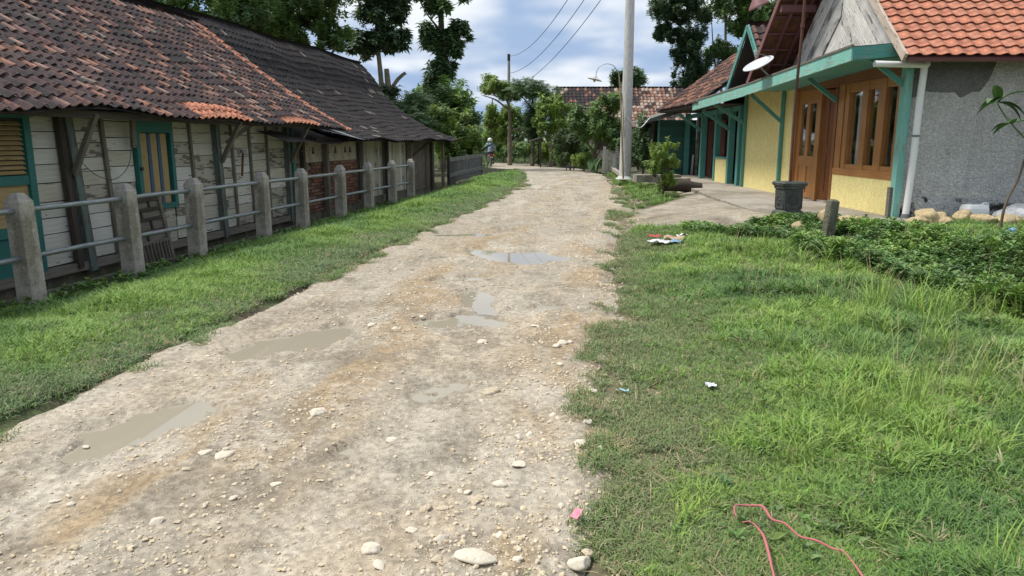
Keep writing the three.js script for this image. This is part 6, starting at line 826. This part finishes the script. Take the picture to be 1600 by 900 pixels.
// ------------------------------------------------------------ grass
function clump(seed, n, len, wid, rad, lean, flat = 0) {
  const r = rng(seed), pos = []; for (let k = 0; k < n; k++) {
    const a = r() * 6.283, rr = Math.sqrt(r()) * rad, b = V(Math.cos(a * 3.1) * rr, -0.01, Math.sin(a * 3.1) * rr), L = len * (0.55 + 0.65 * r()), w = wid * (0.7 + 0.6 * r()), d = V(Math.cos(a), 0, Math.sin(a)), s = V(-d.z, 0, d.x).multiplyScalar(w / 2), ln = lean * (0.35 + r()), P = [];
    for (let i = 0; i < 3; i++) { const u = i / 3, c = b.clone().addScaledVector(d, L * ln * u * u * 1.15).setY(L * (u - ln * 0.45 * u * u) * (1 - flat)); P.push([c.clone().add(s.clone().multiplyScalar(1 - 0.25 * u)), c.clone().sub(s.clone().multiplyScalar(1 - 0.25 * u))]); }
    const tip = b.clone().addScaledVector(d, L * ln * 1.15).setY(L * (1 - ln * 0.5) * (1 - flat)); for (let i = 0; i < 2; i++) pos.push(P[i][0], P[i][1], P[i + 1][0], P[i][1], P[i + 1][1], P[i + 1][0]); pos.push(P[2][0], P[2][1], tip);
  } return fromTris(pos);
}
const CL = { lush: [clump(601, 16, 0.13, 0.009, 0.07, 0.75), clump(602, 14, 0.16, 0.008, 0.07, 0.6), clump(603, 16, 0.11, 0.010, 0.08, 0.9)], turf: [clump(611, 20, 0.055, 0.0052, 0.075, 0.9, 0.25), clump(612, 18, 0.065, 0.0048, 0.075, 0.8, 0.2)], tall: [clump(621, 12, 0.42, 0.010, 0.07, 0.55), clump(622, 11, 0.5, 0.009, 0.08, 0.45)], dry: [clump(631, 3, 0.5, 0.004, 0.04, 0.3), clump(632, 7, 0.09, 0.004, 0.08, 1.0, 0.5)] };
function scatter(name, label, geos, N, sample, color, size, mt = M.blade) {
  const r = rng(name.length * 77 + N), ms = geos.map(() => []), cs = geos.map(() => []), m = new THREE.Matrix4(), q = new THREE.Quaternion(), e = new THREE.Euler();
  for (let k = 0; k < N; k++) { const p = sample(r); if (!p) continue; const g = Math.floor(r() * geos.length), s = size(p, r); e.set((r() - 0.5) * 0.3, r() * 6.283, (r() - 0.5) * 0.3); m.compose(V(p[0], p[1] ?? groundH(p[0], p[2]), p[2]), q.setFromEuler(e), V(s, s * (0.8 + 0.4 * r()), s)); ms[g].push(m.clone()); cs[g].push(color(p, r)); }
  const c = new THREE.Color(); geos.forEach((g, i) => { const im = new THREE.InstancedMesh(g, mt, ms[i].length); ms[i].forEach((x, k) => { im.setMatrixAt(k, x); im.setColorAt(k, c.setRGB(...cs[i][k])); }); im.name = numbered(name); im.userData.kind = 'stuff'; im.userData.label = label; im.userData.category = 'grass'; sh(im); scene.add(im); });
}
const vary = (c, r, a = 0.35) => { const v = 1 - a / 2 + a * r(); return [c[0] * v * (0.85 + 0.3 * r()), c[1] * v, c[2] * v]; };
const farK = (p) => 1 + Math.max(0, -p[2] - 5) * 0.035;
const leftSample = (tLo, tHi, sLo, sHi, pw = 2.2) => (r) => { const s = sLo + (sHi - sLo) * Math.pow(r(), pw), t = tLo + (tHi - tLo) * r(), w = W3(s, t), sd = polySD(roadPoly, w.x, w.z) + 0.34 * (fbm(w.x * 1.9, w.z * 1.9, 4, 701) - 0.5); if (sd < 0.02) return null; return [w.x, undefined, w.z, sd, t, s]; };
const gA = [0.125, 0.245, 0.042], gB = [0.245, 0.385, 0.058], gG = [0.17, 0.235, 0.10], gDry = [0.42, 0.34, 0.19], gBrown = [0.22, 0.255, 0.10];
scatter('verge_grass', 'lush green grass on the left verge below the railing', CL.lush, 42000, leftSample(3.4, 5.95, 1.6, 45, 1.7), (p, r) => vary(mix3(p[3] < 0.35 ? gG : gA, gB, clamp(sst(0.35, 0.65, fbm(p[0] * 0.9, p[2] * 0.9, 3, 702)) * 0.7 + r() * 0.3)), r), (p, r) => farK(p) * (0.55 + 0.35 * sst(0.2, 1.4, p[3]) - 0.22 * sst(5.0, 5.8, p[4])) * (0.35 + 1.3 * fbm(p[0] * 1.7, p[2] * 1.7, 3, 703)));
scatter('verge_turf', 'short trodden turf along the left road edge', CL.turf, 16000, leftSample(3.35, 4.6, 1.6, 24, 1.6), (p, r) => vary(r() < 0.18 ? gDry : mix3(gG, gA, r()), r), (p) => farK(p) * 1.25);
const edgeSample = (side) => (r) => { const s = 1.8 + 30 * Math.pow(r(), 1.7), base = side > 0 ? 3.62 : 0.02, t = base + side * (0.45 - r() * (side > 0 ? 0.7 : 0.72)), w = W3(s, t), sd = polySD(roadPoly, w.x, w.z); if (sd > 0.5 || fbm(w.x * 2.4 + 3, w.z * 2.4, 4, 751) < 0.52 - 0.32 * sd - (sd > -0.12 ? 0.06 : 0)) return null; return [w.x, Math.max(roadH(w.x, w.z, sd), groundH(w.x, w.z) - 0.10), w.z]; };
for (const side of [1, -1]) { scatter('edge_turf', side > 0 ? 'sparse turf creeping over the left road edge' : 'sparse turf creeping over the right road edge', CL.turf, 9000, edgeSample(side), (p, r) => vary(r() < 0.25 ? gDry : mix3(gA, gBrown, r() * (side > 0 ? 0.5 : 0.9)), r), (p) => farK(p) * 1.0); }
scatter('drain_weeds', 'small leafy weeds along the drain behind the railing', [SP.herb], 1500, (r) => { const s = 4 + r() * 16, t = 5.75 + r() * 0.8, w = W3(s, t); return [w.x, Math.max(groundH(w.x, w.z), -0.22), w.z]; }, (p, r) => vary(mix3(GM, GB, r()), r), (p, r) => 0.05 + 0.07 * r(), M.leaf);
const rightOK = (x, z) => polySD(roadPoly, x, z) + 0.3 * (fbm(x * 1.9, z * 1.9, 4, 711) - 0.5) > 0.05 && polySD(patioPoly, x, z) > 0.04 && !(x > 6.5 && z < -12.0);
const yardSD = (x, z) => polySD(yardPoly, x, z) + 0.6 * (fbm(x * 1.7, z * 1.7, 4, 123) - 0.5);
const rightSample = (dLo, dHi, pw, xLo, xHi) => (r) => { const d = dLo + (dHi - dLo) * Math.pow(r(), pw), x = xLo + (Math.min(xHi, 0.80 * d + 0.8) - xLo) * r(), z = -d; if (x < xLo || !rightOK(x, z) || (d > 11 && yardSD(x, z) < 0.15)) return null; const [s, t] = stOf(x, z); return [x, undefined, z, lineDist(ditchLine, x, z), t, s]; };
// how worn: bare and dry next to the road, lush away from it
const worn = (p) => clamp(sst(-1.45, 0.05, p[4] + 1.5 * (fbm(p[0] * 1.1 + 7, p[2] * 1.1, 4, 712) - 0.5)));
scatter('meadow_grass', 'dense bright green grass on the right verge', CL.lush, 60000, (r) => { const p = rightSample(2.0, 14, 1.25, 0.5, 9)(r); return p && r() > worn(p) * 1.05 && (p[3] > 0.85 || r() < 0.2) ? p : null; }, (p, r) => vary(r() < 0.03 ? gDry : mix3(mix3(gA, [0.09, 0.20, 0.036], sst(0.5, 0.68, fbm(p[0] * 2.1, p[2] * 2.1, 3, 717))), gB, clamp(sst(0.36, 0.6, fbm(p[0] * 1.1, p[2] * 1.1, 4, 713)) * 0.85 + (r() - 0.3) * 0.45)), r, 0.6), (p, r) => farK(p) * lerp(1.0, 0.55, worn(p)) * (0.35 + 0.5 * r() + 0.5 * sst(0.42, 0.7, fbm(p[0] * 2.6, p[2] * 2.6, 3, 718))) * (Math.hypot(p[0] - 1.1, p[2] + 2.65) < 0.42 ? 0.42 : 1) * (1 - 0.35 * sst(9.5, 11.5, -p[2])));
scatter('meadow_weeds', 'small broad leaved weeds scattered through the right verge', [SP.herb], 2600, (r) => { const p = rightSample(2.0, 11, 1.2, 0.6, 8)(r); return p && fbm(p[0] * 1.6 + 4, p[2] * 1.6, 3, 719) > 0.5 && worn(p) < 0.8 ? p : null; }, (p, r) => vary(mix3(GM, GB, r()), r), (p, r) => 0.022 + 0.04 * r(), M.leaf);
scatter('meadow_tufts', 'taller tufts of long bladed grass in the right verge', CL.tall, 1500, (r) => { const p = rightSample(2.2, 10, 1.1, 1.0, 9)(r); return p && fbm(p[0] * 1.3 + 9, p[2] * 1.3, 3, 720) > 0.54 && worn(p) < 0.3 && Math.hypot(p[0] - 1.1, p[2] + 2.65) > 0.6 ? p : null; }, (p, r) => vary(mix3(gB, [0.27, 0.38, 0.08], r()), r), (p, r) => 0.32 + 0.4 * r());
scatter('worn_turf', 'short worn grass between the road and the meadow', CL.turf, 52000, (r) => { const p = rightSample(2.0, 13, 1.2, 0.25, 4)(r); return p && worn(p) > 0.12 && r() < 1.2 - 0.6 * sst(0.75, 1, worn(p)) && fbm(p[0] * 3, p[2] * 3, 3, 714) > 0.24 + 0.17 * worn(p) ? p : null; }, (p, r) => vary(r() < 0.09 ? gDry : mix3(mix3(gA, gB, 0.4 * r()), gBrown, clamp(worn(p) * 0.75 + (r() - 0.5) * 0.6)), r), (p) => farK(p) * 1.15);
scatter('dry_straw', 'dry straws lying in the worn grass', [CL.dry[1]], 2600, (r) => rightSample(2.0, 10, 1.2, 0.2, 3.2)(r), (p, r) => vary([0.42, 0.35, 0.2], r), (p, r) => 0.7 + 0.7 * r());
scatter('yard_grass', 'grass patches around the yard and the utility pole', CL.lush, 16000, (r) => { const d = 13 + 30 * Math.pow(r(), 1.3), x = -1 + 8 * r(), z = -d; if (polySD(roadPoly, x, z) < 0.15 + 0.5 * (fbm(x, z, 3, 715) - 0.3) || polySD(patioPoly, x, z) < 0.05 || yardSD(x, z) < 0.1 || x < stOf(x, z)[1] * -1 || (x > 5.3 && z < -28) || stOf(x, z)[1] > 1) return null; if (d < 27 && fbm(x * 1.3, z * 1.3, 3, 716) < 0.42) return null; return [x, undefined, z]; }, (p, r) => vary(mix3(gA, gB, 0.3 + 0.6 * r()), r), (p, r) => farK(p) * (0.5 + 0.4 * r()));
scatter('ditch_plants', 'dark broad leaved plants filling the ditch', [SP.herb, SP.herb2], 30000, (r) => { const p = rightSample(3.0, 13.6, 1.0, 2.6, 9)(r); if (!p) return null; const lim = 1.0 + 0.9 * (fbm(p[0] * 1.1, p[2] * 1.1, 3, 721) - 0.4), right = p[0] > 4.9 && p[2] < -7.5 && p[0] < 7.0; if (p[3] > lim && !(right && r() < 0.10)) return null; if ((p[0] > 5.75 && p[2] < -9.6) || Math.hypot(p[0] - 4.75, p[2] + 11.0) < 0.42) return null; p[1] = groundH(p[0], p[2]) + 0.02 + r() * lerp(0.26, 0.05, sst(9.5, 11.5, -p[2])) * (0.4 + fbm(p[0] * 2, p[2] * 2, 2, 723)); return p; }, (p, r) => vary(mix3([0.10, 0.205, 0.042], [0.25, 0.40, 0.065], clamp(sst(0.42, 0.66, fbm(p[0] * 1.5, p[2] * 1.5, 3, 722)) * 0.6 + 0.35 * r())), r, 0.6), (p, r) => 0.045 + 0.05 * r(), M.leaf);
scatter('tall_grass', 'tall loose grass on the right above the ditch', CL.tall, 7500, (r) => { const p = rightSample(3.2, 12.4, 0.9, 3.0, 10)(r); if (!p) return null; const k = sst(5.6, 7.0, p[0]) * 0.8 * sst(0.9, 1.5, p[3]) + sst(0.55, 0.7, fbm(p[0] * 0.8, p[2] * 0.8, 3, 731)) * 0.25 * sst(2.6, 3.6, p[0]); return p[3] > 0.8 && r() < k * (1 - sst(8.2, 9.6, -p[2])) ? p : null; }, (p, r) => vary(r() < 0.12 ? gDry : mix3(gB, [0.27, 0.38, 0.08], r()), r), (p, r) => 0.45 + 0.5 * r());
scatter('dry_stalks', 'pale dry stalks standing in the meadow grass', [CL.dry[0]], 420, (r) => { const p = rightSample(3.0, 10, 0.9, 2.4, 9)(r); return p && fbm(p[0] * 1.2, p[2] * 1.2, 3, 741) > 0.45 ? p : null; }, (p, r) => vary([0.40, 0.36, 0.18], r), (p, r) => 0.6 + 0.6 * r());
scatter('field_grass', 'rough green grass in the fields beyond the bend', CL.tall, 9000, (r) => { const a = (r() - 0.5) * 1.5, d = 44 + 60 * r() * r(), x = Math.sin(a) * d, z = -Math.cos(a) * d; return polySD(roadPoly, x, z) < 0.4 || (x > 2.5 && z > -54) ? null : [x, undefined, z]; }, (p, r) => vary(mix3(GM, GP, r()), r), (p, r) => 1.0 + 0.8 * r());
renderer.render(scene, camera);
